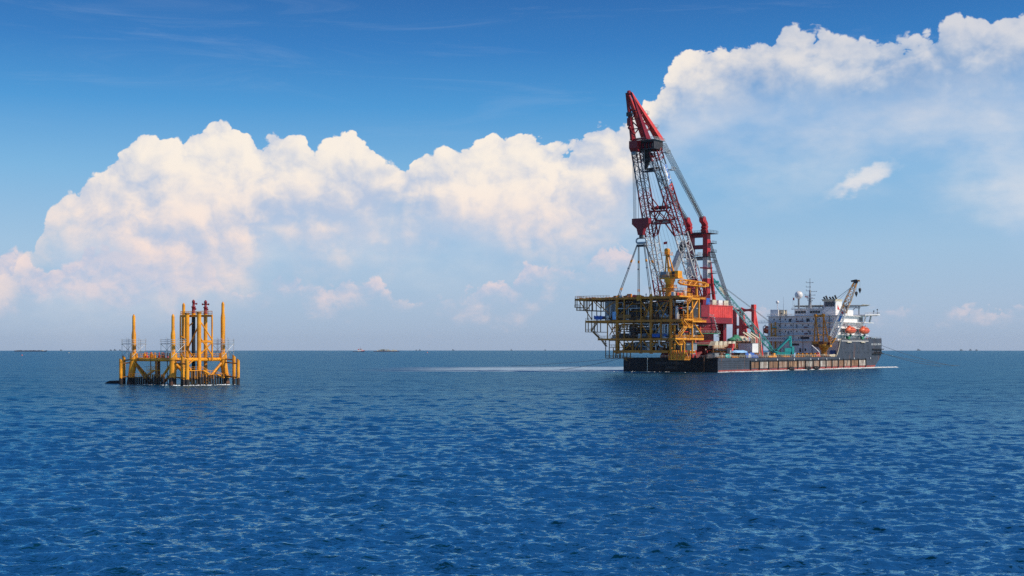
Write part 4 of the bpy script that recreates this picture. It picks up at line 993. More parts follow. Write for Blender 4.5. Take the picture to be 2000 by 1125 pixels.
    t.part('sign_emblem', MB().bar(c+y*1.5+d*1.5, c-y*1.5+d*1.5, 0.5, 0.1, up=x).bar(c+y*1.5+d*1.5, c-d*1.8, 0.5, 0.1, up=x).bar(c-y*1.5+d*1.5, c-d*1.8, 0.5, 0.1, up=x), FLAG, sb)
    # back mast: two banded columns with goosenecks
    mu, mv, mt = 4.6, 30.0, 71.0
    for s_ in (-1, 1):
        u = CU+s_*mu
        for a, b, mat in ((33.6, 48, RED3), (48, 59, WHT2), (59, mt, RED3)):
            t.part('mast_column', MB().box((u-1.35, mv-1.7, a), (u+1.35, mv+1.7, b)), mat)
        g = [V(u, mv-1.5, mt), V(u, mv-2.8, mt+2.6), V(u, mv-1.4, mt+4.4), V(u, mv-4.2, mt+7.2)]
        m = MB()
        for a, b, w in zip(g, g[1:], (3.0, 2.8, 2.6)): m.bar(a, b, 2.2, w, up=(1,0,0))
        m.tube(g[-1]-V(1.2,0,0), g[-1]+V(1.2,0,0), 1.7, n=14)
        t.part('gooseneck', m, RED3)
        t.part('mast_back_leg', MB().bar((u, mv+9, 33.6), (u, mv+2.2, 60), 1.4), RED3 if s_ > 0 else RED)
        for zz in (40, 45, 50.5, 56, 61.5, 66):
            t.part('mast_platform', MB().box((u+1.0*s_, mv-1, zz), (u+s_*4.0, mv+3.6, zz+0.2)).rail([(u+s_*3.9, mv-1, zz+0.2), (u+s_*3.9, mv+3.5, zz+0.2)], 1.1, 0.08, 1.5), DARK)
    for zz, hh, mat in ((mt-1.6, 2.6, RED), (63.4, 2.0, RED), (57.6, 1.6, GREY)):
        t.part('mast_cross_beam', MB().box((CU-mu+1.35, mv-1.4, zz), (CU+mu-1.35, mv+1.4, zz+hh)), mat)
    for zz, ex in ((mt, 4.5), (58.9, 3.2)):
        t.part('mast_gallery', MB().box((CU-mu-ex, mv-4.4, zz+0.02), (CU+mu+ex, mv+4.0, zz+0.3)).rail([(CU-mu-ex, mv-4.3, zz+0.3), (CU+mu+ex, mv-4.3, zz+0.3), (CU+mu+ex, mv+4, zz+0.3)], 1.3, 0.08, 1.5), DARK)
    t.part('mast_outrigger', MB().prism([(CU+mu-2.5, mv-2.6, 53.2), (CU+mu+3.5, mv-2.6, 52.6), (CU+mu+4.6, mv-2.6, 53.4), (CU+mu-2.5, mv-2.6, 53.9)], (0,1.2,0)), RED2)
    # backstop strut of the boom
    a, b = S(1314, 531, v=14), S(1329, 492, v=12)
    t.part('boom_backstop', MB().bar(a, b, 2.8, 2.8), WHT2)
    t.part('backstop_tip', MB().bar(b, b+(b-a).normalized()*6, 2.4, 2.4), DARK)
    # luffing wires: head to mast tops, mast tops to the tail
    for s_ in (-1, 1):
        a = V(BU+s_*6.2, hv+5.5, head_z+3.4); b = V(CU+s_*mu, mv-4.2, mt+7.2)
        for k in range(8):
            o = V((k-3.5)*0.32, 0, 0); o2 = V(0, 0.5*((k % 2)-0.5), 0.5*((k % 2)-0.5))
            t.part('luffing_wire', MB().tube(a+o+o2*2, b+o+o2, 0.16, n=5), CABLE2)
        a = V(CU+s_*mu, mv+1.5, mt-2.0); b = V(CU+s_*10.0, hv1+1.5, 33.9)
        for k in range(7):
            o = V((k-3)*0.34, 0.25*(k % 2), 0)
            t.part('back_wire', MB().tube(a+o, b+o, 0.14, n=5), CABLE2)
    for k, (f, g) in enumerate(((0.35, 0.2), (0.4, 0.3), (0.5, 0.45), (0.6, 0.55), (0.7, 0.75))):
        a = V(CU-3+1.5*k, hv+3, head_z); b = V(CU-5+2.6*k, 16, 34)
        t.part('hoist_wire', MB().tube(a, b, 0.05, n=4), CABLE)
    # whip hook on the jib and its wires
    hk = S(1229.5, 243, v=-37.2)
    w = t.part('whip_block', MB().box(hk-V(1.0,0.7,0.6), hk+V(1.0,0.7,3.0)).ball(hk-V(0,0,1.6), 0.9, 12), RED)
    for o in (-0.6, 0.6): t.part('whip_wire', MB().tube(hk+V(o,0,2.8), V(hk.x+o*0.4, tip.y+0.2, tip.z-0.6), 0.06, n=4), CABLE, w)
    t.part('sheave_cluster', MB().box((CU-2.5, -36.8, 123.6), (CU-0.2, -34.6, 125.4)), DARK)
    fall = [(-4.4, 0), (-3.9, 0), (-3.4, 0), (-2.9, 0), (-1.6, 0), (0.9, 0), (1.6, 0), (2.2, 0)]
    for i, (o, _) in enumerate(fall):
        t.part('hoist_fall', MB().tube((CU+o, hv-3.0, head_z+0.6), (CU+o, -27.0, 74.6), 0.10, n=5), CABLE2 if i % 2 else CABLE)
    # main hook block
    zt, zb = 75.0, 72.3
    bl = t.part('hook_block', MB().prism([(CU-4.7, -28.2, zt), (CU+4.7, -28.2, zt), (CU+4.7, -28.2, zb), (CU+2.0, -28.2, zb-2.4), (CU+1.3, -28.2, zb-5.4), (CU-1.3, -28.2, zb-5.4), (CU-2.0, -28.2, zb-2.4), (CU-4.7, -28.2, zb)], (0, 2.4, 0)), RED)
    t.part('hook_shank', MB().tube((CU, -27, zb-5.4), (CU, -27, zb-7.2), 1.1, n=14), DARK, bl)
    hook = MB()
    for s_ in (-1, 1):
        pr = None
        for k in range(7):
            a = math.pi*(0.5-k/6*0.95); c = V(CU+s_*1.5, -27, zb-8.2)+V(s_*math.cos(a)*1.4-(0), 0, math.sin(a)*1.3)
            if pr: hook.tube(pr, c, 0.4, n=8)
            pr = c
    t.part('hook', hook, LGREY, bl)
heavy_crane()

# ---------------------------------------------------------------- rigging that carries the module
MTOP = 36.4
def rigging():
    t = Thing('lifting_slings', 'dark wire slings with yellow sleeves hanging from the hook block', 'slings', SHIP, (CU, -27, MTOP+0.5))
    top = V(CU, -27, 63.2)
    t.part('sling_head', MB().tube(top+V(-2.0,0,-0.2), top+V(2.0,0,-0.2), 0.6, n=12), WHT2)
    t.part('shackle_plate', MB().box(top+V(-2.2,-0.8,-2.0), top+V(2.2,0.8,-1.0)), DARK)
    pads = [S(1205, v=-39.0).x, S(1249.5, v=-15.5).x, S(1268, v=-39.0).x, S(1304, v=-15.5).x]
    ends = [V(pads[0], -37.5, MTOP+0.6), V(pads[1], -16.5, MTOP+0.6), V(pads[2], -37.5, MTOP+0.6), V(pads[3], -16.5, MTOP+0.6)]
    for i, e in enumerate(ends):
        st = top+V(-1.9 if i in (0, 1) else 1.9, -0.6 if i % 2 == 0 else 0.6, -0.9)
        for o in (-0.42, 0.42):
            off = V(o, 0, 0); m = MB().tube(st+off*0.6, e+off, 0.17, n=6)
            sl = t.part('sling', m, CABLE)
            for f in (0.30, 0.84):
                a, b = (st+off*0.6).lerp(e+off, f), (st+off*0.6).lerp(e+off, f+0.045)
                t.part('sleeve', MB().tube(a, b, 0.27, n=8), YEL, sl)
        mid = st.lerp(e, 0.46); t.part('shackle', MB().tube(mid-V(0.6,0,0), mid+V(0.6,0,0), 0.36, n=10), LGREY)
rigging()

# ---------------------------------------------------------------- boom rest on the deck
def boom_rest():
    v0 = 84.0
    t = Thing('boom_rest', 'red plate boom rest with rounded openings standing amidships', 'boom rest', SHIP, (S(1456, v=v0).x, v0, DZ+0.06))
    z0 = DZ+0.06
    def zz(py): return CAMZ-(py-HZ)/FPX*735
    L_ = [(1433.5, 1440), (1442, 1452.5), (1465, 1475.5)]
    xs = [S(p, v=v0).x for p in (1433, 1446.5, 1470)]
    for i, (x, tp, wt, wb) in enumerate(((xs[0], 604, 1.4, 2.2), (xs[1], 603, 2.0, 4.4), (xs[2], 595.5, 1.6, 4.8))):
        t.part('plate_column', MB().prism([(x-wb/2, v0, z0), (x-wt/2, v0, zz(640)), (x-wt/2, v0, zz(tp)), (x+wt/2, v0, zz(tp)), (x+wt/2, v0, zz(640)), (x+wb/2, v0, z0)], (0, 2.4, 0)), RED2)
        if i: t.part('column_gusset', MB().prism([(x, v0+0.9, z0), (x, v0+1.5, zz(tp+14)), (x+2.6, v0+3.0, z0)], (0, 1.4, 0)).bar((x+0.9, v0+10, z0), (x, v0+2.4, zz(610)), 1.2, 1.0), RED2)
    # cross plates whose edges are scooped round
    def scoop(xa, xb, zc, h):
        n = 8; up = []; dn = []
        for k in range(n+1):
            f = k/n; c = h*(0.55+0.9*abs(2*f-1)**2.6); x = xa+(xb-xa)*f
            up.append((x, v0+0.4, zc+c)); dn.append((x, v0+0.4, zc-c))
        return MB().prism(up+dn[::-1], (0, 1.6, 0))
    for a, b in ((0, 1), (1, 2)):
        t.part('cross_plate', scoop(xs[a], xs[b], zz(638.5), 1.5), RED2)
        t.part('top_plate', scoop(xs[a], xs[b], zz(605.5), 1.1), RED2)
    t.part('cradle_horn', MB().box((xs[2]-0.9, v0-0.2, zz(603)), (xs[2]+0.9, v0+2.7, zz(594.8))), RED2)
boom_rest()

# ---------------------------------------------------------------- platform topside hanging from the hook
def module():
    FV, BV, U1 = -39.0, -15.0, 1.7
    F = lambda px, py=None, v=FV: S(px, py, v=v)
    t = Thing('platform_topside', 'multi-deck yellow platform topside packed with equipment hanging under the hook', 'platform', SHIP, (CU, -27, 6.4))
    uA = F(1123).x; uB = F(1143.5).x; uC = F(1168).x; uD = F(1201).x; uE = F(1183).x
    Z = [36.3, 25.4, 16.6, 10.9]
    rr = random.Random(11)
    # decks: plating, edge girders, transverse beams
    def deck(z, u0, u1, v0, v1, depth, mat=YEL2, plate=True):
        d = t.part('deck', MB().box((u0+0.2, v0+0.2, z-0.28), (u1-0.2, v1-0.2, z-0.05)), YDK)
        for a, b in (((u0, v0), (u1, v0)), ((u0, v1), (u1, v1)), ((u0, v0), (u0, v1)), ((u1, v0), (u1, v1))):
            m = MB().bar((*a, z-0.12), (*b, z-0.12), 0.6, 0.2).bar((*a, z-depth+0.1), (*b, z-depth+0.1), 0.6, 0.18).bar((*a, z-depth/2), (*b, z-depth/2), 0.24, depth-0.3)
            t.part('girder', m, mat, d)
        n = int((u1-u0)/6)
        for k in range(1, n):
            u = u0+(u1-u0)*k/n; t.part('floor_beam', MB().bar((u, v0+0.3, z-0.75), (u, v1-0.3, z-0.75), 0.3, 0.9), YDK, d)
        return d
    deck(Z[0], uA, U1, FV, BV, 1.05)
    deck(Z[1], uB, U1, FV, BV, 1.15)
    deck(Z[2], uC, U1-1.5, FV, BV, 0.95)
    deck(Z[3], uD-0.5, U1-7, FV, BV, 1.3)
    # main legs and posts
    for px in (1203, 1269.5, 1308):
        x = F(px).x
        for v in (FV+1.1, BV-1.1):
            t.part('main_leg', MB().tube((x, v, 9.2), (x, v, Z[0]-1.0), 0.82, n=16), YEL2)
    for px, z0, z1 in ((1219, Z[3], Z[0]), (1252, Z[3], Z[0]), (1291, Z[2]-6, Z[1]), (1186.5, Z[2], Z[1]), (1291, Z[3], Z[2]), (1236, Z[3], Z[2])):
        x = F(px).x
        for v in (FV, BV): t.part('post', MB().bar((x, v, z0-0.4), (x, v, z1-0.4), 0.42, 0.42), YEL2)
    def brace(px0, py0, px1, py1, r=0.24, mat=YEL2, both=True):
        a, b = F(px0, py0), F(px1, py1)
        t.part('brace', MB().tube(a+V(0,0.3,0), b+V(0,0.3,0), r, n=8), mat)
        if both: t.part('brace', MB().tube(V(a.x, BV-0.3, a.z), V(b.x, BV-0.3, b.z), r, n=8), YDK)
    for q in ((1165,590,1189,613),(1199,590,1181,602),(1219,606,1203,622),(1236,590,1222,604),(1252,590,1264,608),(1270,590,1260,620),(1282,588,1300,620),(1306,586,1291,622),(1299,590,1280,612),
              (1186,630,1200,655),(1201,635,1190,655),(1219,633,1206,657),(1252,632,1266,655),(1291,630,1276,657),(1208,665,1220,682),(1236,665,1222,681),(1224,665,1234,681),(1252,665,1240,681),(1255,665,1266,680),(1281,665,1270,680),
              (1131,588,1143,606),(1143,606,1155,624),(1158,588,1145,606),(1160,590,1172,602)): brace(*q)
    # left cantilever: ledges, hangers and the stair that climbs under it
    def hang(px0, px1, py, v0=FV, w=2.2, mat=YDK):
        a, b = F(px0, py), F(px1, py)
        w_ = t.part('walkway', MB().box((a.x, v0-0.2, a.z-0.25), (b.x, v0+w, a.z)), mat)
        t.part('walkway_rail', MB().rail([(a.x, v0-0.1, a.z), (b.x, v0-0.1, a.z)], 1.15, 0.08, 1.3), mat, w_)
    hang(1126, 1147, 606, w=22); hang(1122.5, 1131, 600, w=6); hang(1143.5, 1156, 648, w=14); hang(1183, 1216, 699, w=10)
    hang(1190, 1205, 678, w=10)
    for px, y0, y1 in ((1123.5, 584, 600), (1127, 585, 606), (1133, 586, 606), (1140, 586, 606), (1147, 588, 606), (1156, 588, 625), (1143.8, 626, 648), (1149, 626, 648), (1155.5, 626, 648), (1148, 606, 625), (1183, 664, 699), (1190, 664, 699), (1198, 678, 699), (1205, 684, 699), (1212, 684, 699)):
        a, b = F(px, y0), F(px, y1)
        for v in ((FV, FV+8, BV) if px < 1160 else (FV, FV+9)):
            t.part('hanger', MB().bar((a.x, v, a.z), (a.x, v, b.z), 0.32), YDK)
    def stair(p, q, w=1.1, mat=YEL2, n=10, vec=(0,1,0)):
        p, q, s_ = Vector(p), Vector(q), Vector(vec)*w; m = MB()
        for o in (V(0,0,0), s_): m.bar(p+o, q+o, 0.16, 0.4)
        for k in range(1, n): c = p.lerp(q, k/n); m.bar(c, c+s_, 0.3, 0.07)
        o = t.part('stair', m, mat)
        t.part('stair_rail', MB().tube(p+V(0,0,1.1), q+V(0,0,1.1), 0.09, n=5).tube(p+s_+V(0,0,1.1), q+s_+V(0,0,1.1), 0.09, n=5).tube(p, p+V(0,0,1.1), 0.08, n=4).tube(q, q+V(0,0,1.1), 0.08, n=4), mat, o)
    stair(F(1156, 647), F(1170, 661), mat=YDK); stair(F(1174, 664), F(1183.5, 677), mat=YDK); stair(F(1166, 628), F(1154, 646), mat=YDK); stair(F(1216, 699), F(1224, 704), mat=YDK)
    for z, u0, u1 in ((Z[0], uA, F(1190).x), (Z[1], uB, F(1200).x), (Z[2], uC, F(1215).x), (Z[1], F(1205).x, F(1290).x), (Z[2], F(1222).x, F(1290).x)):
        t.part('handrail', MB().rail([(u0, FV+0.1, z), (u1, FV+0.1, z)], 1.15, 0.07, 1.6), YDK)
    t.part('handrail', MB().rail([(uA+0.2, FV, Z[0]), (uA+0.2, BV, Z[0]), (U1, BV, Z[0])], 1.15, 0.07, 1.8), YDK)
    # lifting lugs
    for px, v in ((1205, -37.5), (1249.5, -16.5), (1268, -37.5), (1304, -16.5)):
        p = S(px, v=-39 if v < -30 else -15.5)
        t.part('padeye', MB().prism([(p.x-1, v-0.2, Z[0]-0.1), (p.x+1, v-0.2, Z[0]-0.1), (p.x+0.5, v-0.2, Z[0]+1.3), (p.x-0.5, v-0.2, Z[0]+1.3)], (0, 0.5, 0)), YEL)
    p = F(1250, 582); t.part('lug_box', MB().box((p.x-1.3, FV-0.9, 34.4), (p.x+1.0, FV-0.4, 37.2)), YEL)
    # enclosed rooms and equipment between the decks
    room = t.part('equipment_room', MB().box((F(1175).x, FV+3, Z[1]), (F(1201).x, BV-2, Z[0]-1.6)), GREY)
    for k in range(4):
        x = F(1176.5+6*k).x; t.part('wall_panel', MB().box((x, FV+2.9, Z[1]+0.6), (x+1.6, FV+3.0, Z[0]-2.4)), LGREY if k % 2 else GREY, room)
    for px0, px1, lv in ((1206, 1228, 0), (1246, 1249, 0), (1284, 1304, 0), (1207, 1216, 1), (1228, 1247, 1), (1257, 1268, 1), (1206, 1218, 2), (1238, 1262, 2), (1273, 1288, 2), (1252, 1266, 0), (1272, 1290, 1), (1296, 1320, 1), (1292, 1318, 2), (1310, 1326, 0)):
        x0, x1 = F(px0).x, F(px1).x; zt = (Z[0], Z[1], Z[2])[lv]-1.6; zb = Z[lv+1]
        t.part('machinery_enclosure', MB().box((x0, FV+9+rr.uniform(0,3), zb), (x1, BV-3, zb+(zt-zb)*rr.uniform(0.75, 1.0))), rr.choice((DARK, GREY, BROWN)))
    names = ('skid', 'vessel', 'valve_stand', 'cabinet', 'pump')
    def kit(u, v, z, h):
        k = rr.choice(names); m = rr.choice((GREY, GREY, LGREY, PIPE, DARK, YEL2, YDK, BROWN, DARK, LGREY))
        if k == 'vessel':
            r = rr.uniform(0.5, 1.2); l = rr.uniform(1.5, 4.0)
            if rr.random() < 0.5: mb = MB().tube((u-l, v, z+r+0.5), (u+l, v, z+r+0.5), r, n=12).box((u-l*0.6, v-0.3, z), (u-l*0.4, v+0.3, z+r)).box((u+l*0.4, v-0.3, z), (u+l*0.6, v+0.3, z+r))
            else: mb = MB().lathe((u, v, z), [(r*0.8, 0), (r, 0.4), (r, min(h-1.2, l*1.6)), (r*0.5, min(h-0.7, l*1.6+0.6)), (0.05, min(h-0.5, l*1.6+0.8))], 12)
        elif k == 'skid':
            w = rr.uniform(1, 2.5); mb = MB().box((u-w, v-1, z), (u+w, v+1, z+0.4)).box((u-w*0.8, v-0.7, z+0.4), (u+w*0.3, v+0.7, z+rr.uniform(1.2, 2.4))).tube((u+w*0.6, v, z+0.4), (u+w*0.6, v, z+h*0.8), 0.25, n=8)
        elif k == 'valve_stand':
            mb = MB().tube((u, v, z), (u, v, z+h*0.9), 0.22, n=8).tube((u-1.2, v, z+1.6), (u+1.4, v, z+1.6), 0.28, n=8).tube((u, v, z+1.3), (u, v, z+1.9), 0.6, n=10)
        elif k == 'cabinet':
            w = rr.uniform(0.6, 1.3); mb = MB().box((u-w, v-0.5, z), (u+w, v+0.5, z+rr.uniform(1.6, 2.6))).box((u-w*0.8, v-0.56, z+0.5), (u-0.05, v-0.5, z+1.5))
        else:
            mb = MB().box((u-1, v-0.6, z), (u+1, v+0.6, z+0.3)).tube((u-0.9, v, z+0.8), (u+0.4, v, z+0.8), 0.45, n=10).lathe((u+0.8, v, z), [(0.5, 0.3), (0.5, 1.3), (0.3, 1.5), (0.3, 2.1)], 10)
        t.part(k, mb, m)
    for lv in (1, 2, 3):
        z = Z[lv]; h = Z[lv-1]-1.6-z; u0 = (0, F(1170).x, F(1180).x, uD)[lv]
        for k in range((0, 60, 74, 46)[lv]):
            kit(rr.uniform(u0+2, U1-(3 if lv < 3 else 9)), FV+rr.choice((1.5, 2.5, 4, 6, 9, 12, 15)), z, h)
        for k in range((0, 44, 60, 44)[lv]):
            u = rr.uniform(u0+2, U1-12); l = rr.uniform(3, 14); v = FV+rr.choice((0.9, 2, 3.5, 6, 9)); zz = z+h*rr.choice((0.45, 0.6, 0.72, 0.82, 0.9, 0.96)); r = rr.choice((0.13, 0.18, 0.24, 0.30))
            b = V(min(u+l, U1-2), v, zz); a = V(u, v, zz)
            t.part('pipe', MB().tube(a, b, r, n=8).tube(b, b+V(0, 0, -rr.uniform(1, 3)), r, n=8).tube(a, a+V(0, rr.uniform(1, 5), 0), r, n=8), rr.choice((PIPE, GREY, LGREY, YEL2, YDK, PIPE, DARK)))
    for px, y0, y1, m in ((1287.5, 631, 650, PIPE), (1294.5, 633, 652, PIPE), (1298, 633, 652, LGREY), (1304.5, 633, 652, PIPE), (1317, 632, 652, YEL2)):
        a, b = F(px, y0, FV+1), F(px, y1, FV+1); t.part('riser_pipe', MB().tube(a, b, 0.42, n=10), m)
    q = [F(1288.5, 664), F(1288.5, 671), F(1290, 676), F(1296, 677.5)]
    t.part('bent_pipe', MB().path([x+V(0,-0.4,0) for x in q], 0.42, n=10), PIPE)
    for px0, px1, y0, y1, lab in ((1160, 1177, 617, 624.5, 'sagging blue tarpaulin on the second deck edge'), (1274, 1289, 652.5, 658.5, 'blue cover on the third deck'), (1296, 1302, 653, 657, 'blue cover beside the pipes')):
        a, b = F(px0, y0), F(px1, y1); mb = MB(); n = 8
        pts = [(a.x+(b.x-a.x)*k/n, FV-0.2+0.3*math.sin(k*1.9), a.z+0.25*math.sin(k*2.3)) for k in range(n+1)]+[(a.x+(b.x-a.x)*k/n, FV-0.35+0.4*math.sin(k*1.3+1), b.z+(0.9 if k in (0, 1) and px0 == 1160 else 0.1*math.sin(k*3))) for k in range(n+1)]
        mb.add(pts, [(k, k+1, n+2+k, n+1+k) for k in range(n)], True); mb.box((a.x+0.1, FV+0.2, b.z+0.2), (b.x-0.1, FV+2.2, a.z-0.15))
        t.part('tarpaulin', mb, BLUE, label=lab)
    c = F(1199, 617); t.part('water_tank', MB().tube(c+V(0,1,-1.8), c+V(0,1,2.0), 1.3, n=14), BLUE2)
    t.part('yellow_sign', MB().box((F(1208).x, FV-0.1, 26.3), (F(1232).x, FV-0.02, 28.0)), YDK)
    c = F(1299.5, 614); t.part('lamp_globe', MB().ball(c, 0.45, 10), BLUE2)
    # lit end: landings, stairs and cages
    E = lambda px, py=None, u=U1: S(px, py, u=u)
    def landing(v0, v1, z, out=2.6, h=1.2):
        l = t.part('landing', MB().box((U1+0.4, v0, z-0.5), (U1+out, v1, z-0.05)).bar((U1+out, v0, z-0.35), (U1+out, v1, z-0.35), 0.3, 0.7), YEL)
        t.part('landing_rail', MB().rail([(U1+0.4, v0, z), (U1+out, v0, z), (U1+out, v1, z), (U1+0.4, v1, z)], h, 0.1, 1.3), YEL, l)
    def ev(px, out=2.6): return S(px, u=U1+out).y
    landing(ev(1326), ev(1352), Z[0], 2.8); landing(ev(1350), ev(1366), Z[0]-0.9, 2.8); landing(ev(1334), ev(1352), Z[1]+0.2, 3.2, 1.8); landing(ev(1350), ev(1369), Z[1]-0.6, 3.2)
    landing(ev(1318), ev(1332), Z[2], 2.8); landing(ev(1332), ev(1375), Z[2], 2.4)
    for px, z0, z1 in ((1342.5, Z[1], Z[0]), (1352, Z[2], Z[0]), (1364.8, Z[1], Z[0]), (1352, 9.5, Z[2]), (1330, Z[3], Z[2])):
        v = ev(px, 1.5); t.part('end_post', MB().bar((U1+1.5, v, z0-0.4), (U1+1.5, v, z1-0.4), 0.6), YEL)
    def diag(px0, py0, px1, py1, r=0.3):
        a, b = E(px0, py0, U1+2.2), E(px1, py1, U1+2.2); t.part('end_brace', MB().tube(a, b, r, n=8), YEL)
    diag(1362.5, 586, 1348, 613, 0.34); diag(1357.5, 634, 1373, 657, 0.34); diag(1330, 626, 1338, 640); diag(1318, 664, 1326, 674)
    def zig(px0, py0, px1, py1, out=2.6, mat=YEL): stair(E(px0, py0, U1+out), E(px1, py1, U1+out), 1.2, mat, 9, (1, 0, 0))
    zig(1341, 593, 1348, 581); zig(1336.5, 592, 1342, 583, 0.8); zig(1331, 625, 1345, 641); zig(1325, 655, 1336, 641); zig(1352, 627, 1346, 640, 1.2); zig(1327, 660, 1334, 672, 1.6)
    landing(ev(1333), ev(1348), 22.0, 3.0); landing(ev(1329), ev(1335), 14.0, 2.0)
    # under-deck cage at the lit corner
    cz = 6.6
    cg = t.part('boat_landing_cage', MB().box((F(1304).x, FV+1, cz-0.3), (F(1333).x, FV+7, cz)), YEL)
    for px in (1304, 1308.5, 1313, 1318, 1323, 1328, 1333):
        x = F(px).x
        for v in (FV+1, FV+7): t.part('cage_post', MB().bar((x, v, cz), (x, v, Z[3]), 0.3), YEL if v < FV+3 else YEL2, cg)
        t.part('cage_brace', MB().tube((x, FV+1, cz+0.2), (x+1.4, FV+1, Z[3]-1), 0.2, n=6).tube((x+2.8, FV+1, cz+0.2), (x+1.4, FV+1, Z[3]-1), 0.2, n=6), YEL2, cg)
    t.part('cage_rail', MB().rail([(F(1304).x, FV+0.9, cz), (F(1334).x, FV+0.9, cz), (F(1334).x, FV+7, cz)], 1.2, 0.1, 1.2), YEL, cg)
    t.part('cage_end', MB().box((F(1331).x, FV+0.6, cz), (F(1335).x, FV+1.6, cz+2.2)).bar((F(1334.5).x, FV+1, cz), (F(1334.5).x, FV+1, Z[3]+4), 0.5), YEL, cg)
    for px in (1309, 1316, 1326): t.part('cage_plate', MB().box((F(px).x, FV+0.7, cz+0.1), (F(px+2).x, FV+0.9, cz+2.2)), YEL, cg)
    for px, z in ((1316.5, 12.5), (1317, 21)): t.part('drum', MB().tube((F(px).x, FV+0.4, z-1.2), (F(px).x, FV+0.4, z+1.6), 0.5, n=10), YEL)
    for k in range(26):
        v = rr.uniform(FV+1, BV-1); z = rr.choice((Z[0], Z[1], Z[2]))-rr.uniform(2.2, 7.5); l = rr.uniform(1, 6)
        a = V(U1-rr.uniform(0.2, 2.5), v, z); b = a+rr.choice((V(0,l,0), V(0,0,-l*0.6), V(0,l,0)))
        t.part('end_pipe', MB().tube(a, b, rr.choice((0.2, 0.3, 0.42)), n=8), rr.choice((PIPE, LGREY, WHT2, RED2, YDK, GREY)))
    for k in range(12):
        v = rr.uniform(FV+2, BV-2); lv = rr.choice((1, 1, 2)); kit(U1-2.5, v, Z[lv], 7)
    # pedestal crane on the top deck, boom laid along its rest
    pc = F(1308, v=FV+4).x; pv = FV+4
    ped = t.part('crane_pedestal', MB().lathe((pc, pv, 0), [(2.3, Z[0]), (2.0, Z[0]+1), (2.0, 42.4), (2.6, 43.8), (2.6, 44.6)], 18), YEL)
    t.part('pedestal_gallery', MB().lathe((pc, pv, 0), [(2.0, 40.2), (3.6, 40.2), (3.6, 40.5), (2.0, 40.5)], 14, smooth=False).rail([(pc+3.5*math.cos(a), pv+3.5*math.sin(a), 40.5) for a in [k*0.7854 for k in range(8)]], 1.1, 0.09, 2, closed=True), YEL, ped)
    up = t.part('crane_slew_deck', MB().box((pc-4.2, pv-2.6, 44.6), (pc+6.0, pv+2.6, 45.2)).rail([(pc-4.1, pv-2.5, 45.2), (pc+5.9, pv-2.5, 45.2)], 1.1, 0.08, 1.6), YEL)
    t.part('crane_cab', MB().box((pc-3.9, pv-2.2, 45.2), (pc-0.4, pv+0.6, 48.0)), GREY, up)
    t.part('crane_winch_house', MB().box((pc+2.0, pv-2.0, 45.2), (pc+5.6, pv+2.0, 48.2)).box((pc+1.6, pv-2.2, 45.6), (pc+2.0, pv-1.8, 48.0)), YEL, up)
    t.part('winch_opening', MB().box((pc+2.3, pv-2.08, 45.5), (pc+3.8, pv-1.98, 47.8)), DARK, up)
    apex = V(pc-1.3, pv, 56.8)
    for x, y in ((-1.6, -1.6), (1.4, -1.6), (-1.6, 1.6), (2.2, 1.6)):
        t.part('gantry_leg', MB().tube((pc+x, pv+y, 45.2), apex+V(x*0.12, y*0.25, 0), 0.36, n=8), YEL, up)
    t.part('gantry_head', MB().box(apex+V(-0.9,-0.9,-0.6), apex+V(0.9,0.9,1.4)).tube(apex+V(0,-1.1,1.3), apex+V(0,1.1,1.3), 1.0, n=12), YEL, up)
    t.part('gantry_gallery', MB().box(apex+V(-2.2,-1.6,-1.0), apex+V(2.2,1.6,-0.8)).rail([apex+V(-2.1,-1.5,-0.8), apex+V(2.1,-1.5,-0.8), apex+V(2.1,1.5,-0.8)], 1.2, 0.08, 1.1), YEL, up)
    t.part('gantry_tie', MB().bar((pc-1.0, pv-1.2, 50.0), (pc+1.6, pv-1.2, 50.0), 0.3), YEL, up)
    # boom along the deck, resting on a post near the lit end
    b0, b1 = V(pc+4.5, pv+0.5, 43.2), S(1381, 557, v=BV+6)
    d = (b1-b0).normalized(); xs = V(0,0,1).cross(d).normalized(); ys = d.cross(xs)
    bm = t.part('crane_boom', MB().lattice(b0, b0.lerp(b1, 0.12), xs, ys, 2, 0.24, 0.14, 0.8, 0.8, 2.0, 2.2, n=6).lattice(b0.lerp(b1, 0.12), b0.lerp(b1, 0.86), xs, ys, 2.2, 0.26, 0.15, 2.0, 2.3, 2.0, 2.0, n=6).lattice(b0.lerp(b1, 0.86), b1, xs, ys, 2.0, 0.24, 0.14, 2.0, 2.0, 0.8, 0.9, n=6), YEL)
    t.part('boom_head_sheave', MB().tube(b1-xs*0.6, b1+xs*0.6, 0.8, n=12), YEL, bm)
    t.part('boom_catwalk', MB().bar(b0.lerp(b1, 0.1)+ys*-1.2, b0.lerp(b1, 0.9)+ys*-1.2, 1.6, 0.3), YEL, bm)
    rp = b0.lerp(b1, 0.62); t.part('boom_rest_post', MB().bar((rp.x, rp.y, Z[0]), rp-V(0,0,1.2), 0.9).bar(rp-V(1.6,0,1.2), rp+V(1.6,0,-1.2), 0.6), YEL)
    t.part('crane_wire', MB().tube(apex+V(0,0,1.4), b0.lerp(b1, 0.8)+V(0,0,1.2), 0.06, n=4), CABLE, up)
    # clutter on the top deck
    for k in range(26):
        u = rr.uniform(F(1190).x, U1-2); v = rr.choice((FV+1.2, FV+3, FV+6, FV+10)); w = rr.uniform(0.5, 1.6)
        if abs(u-pc) < 4 and v < FV+8: continue
        t.part('deck_item', MB().box((u-w, v-0.6, Z[0]), (u+w, v+0.6, Z[0]+rr.uniform(0.5, 1.9))), rr.choice((YEL2, RED2, WHT2, BLUE, CREAM, GREY, YDK)))
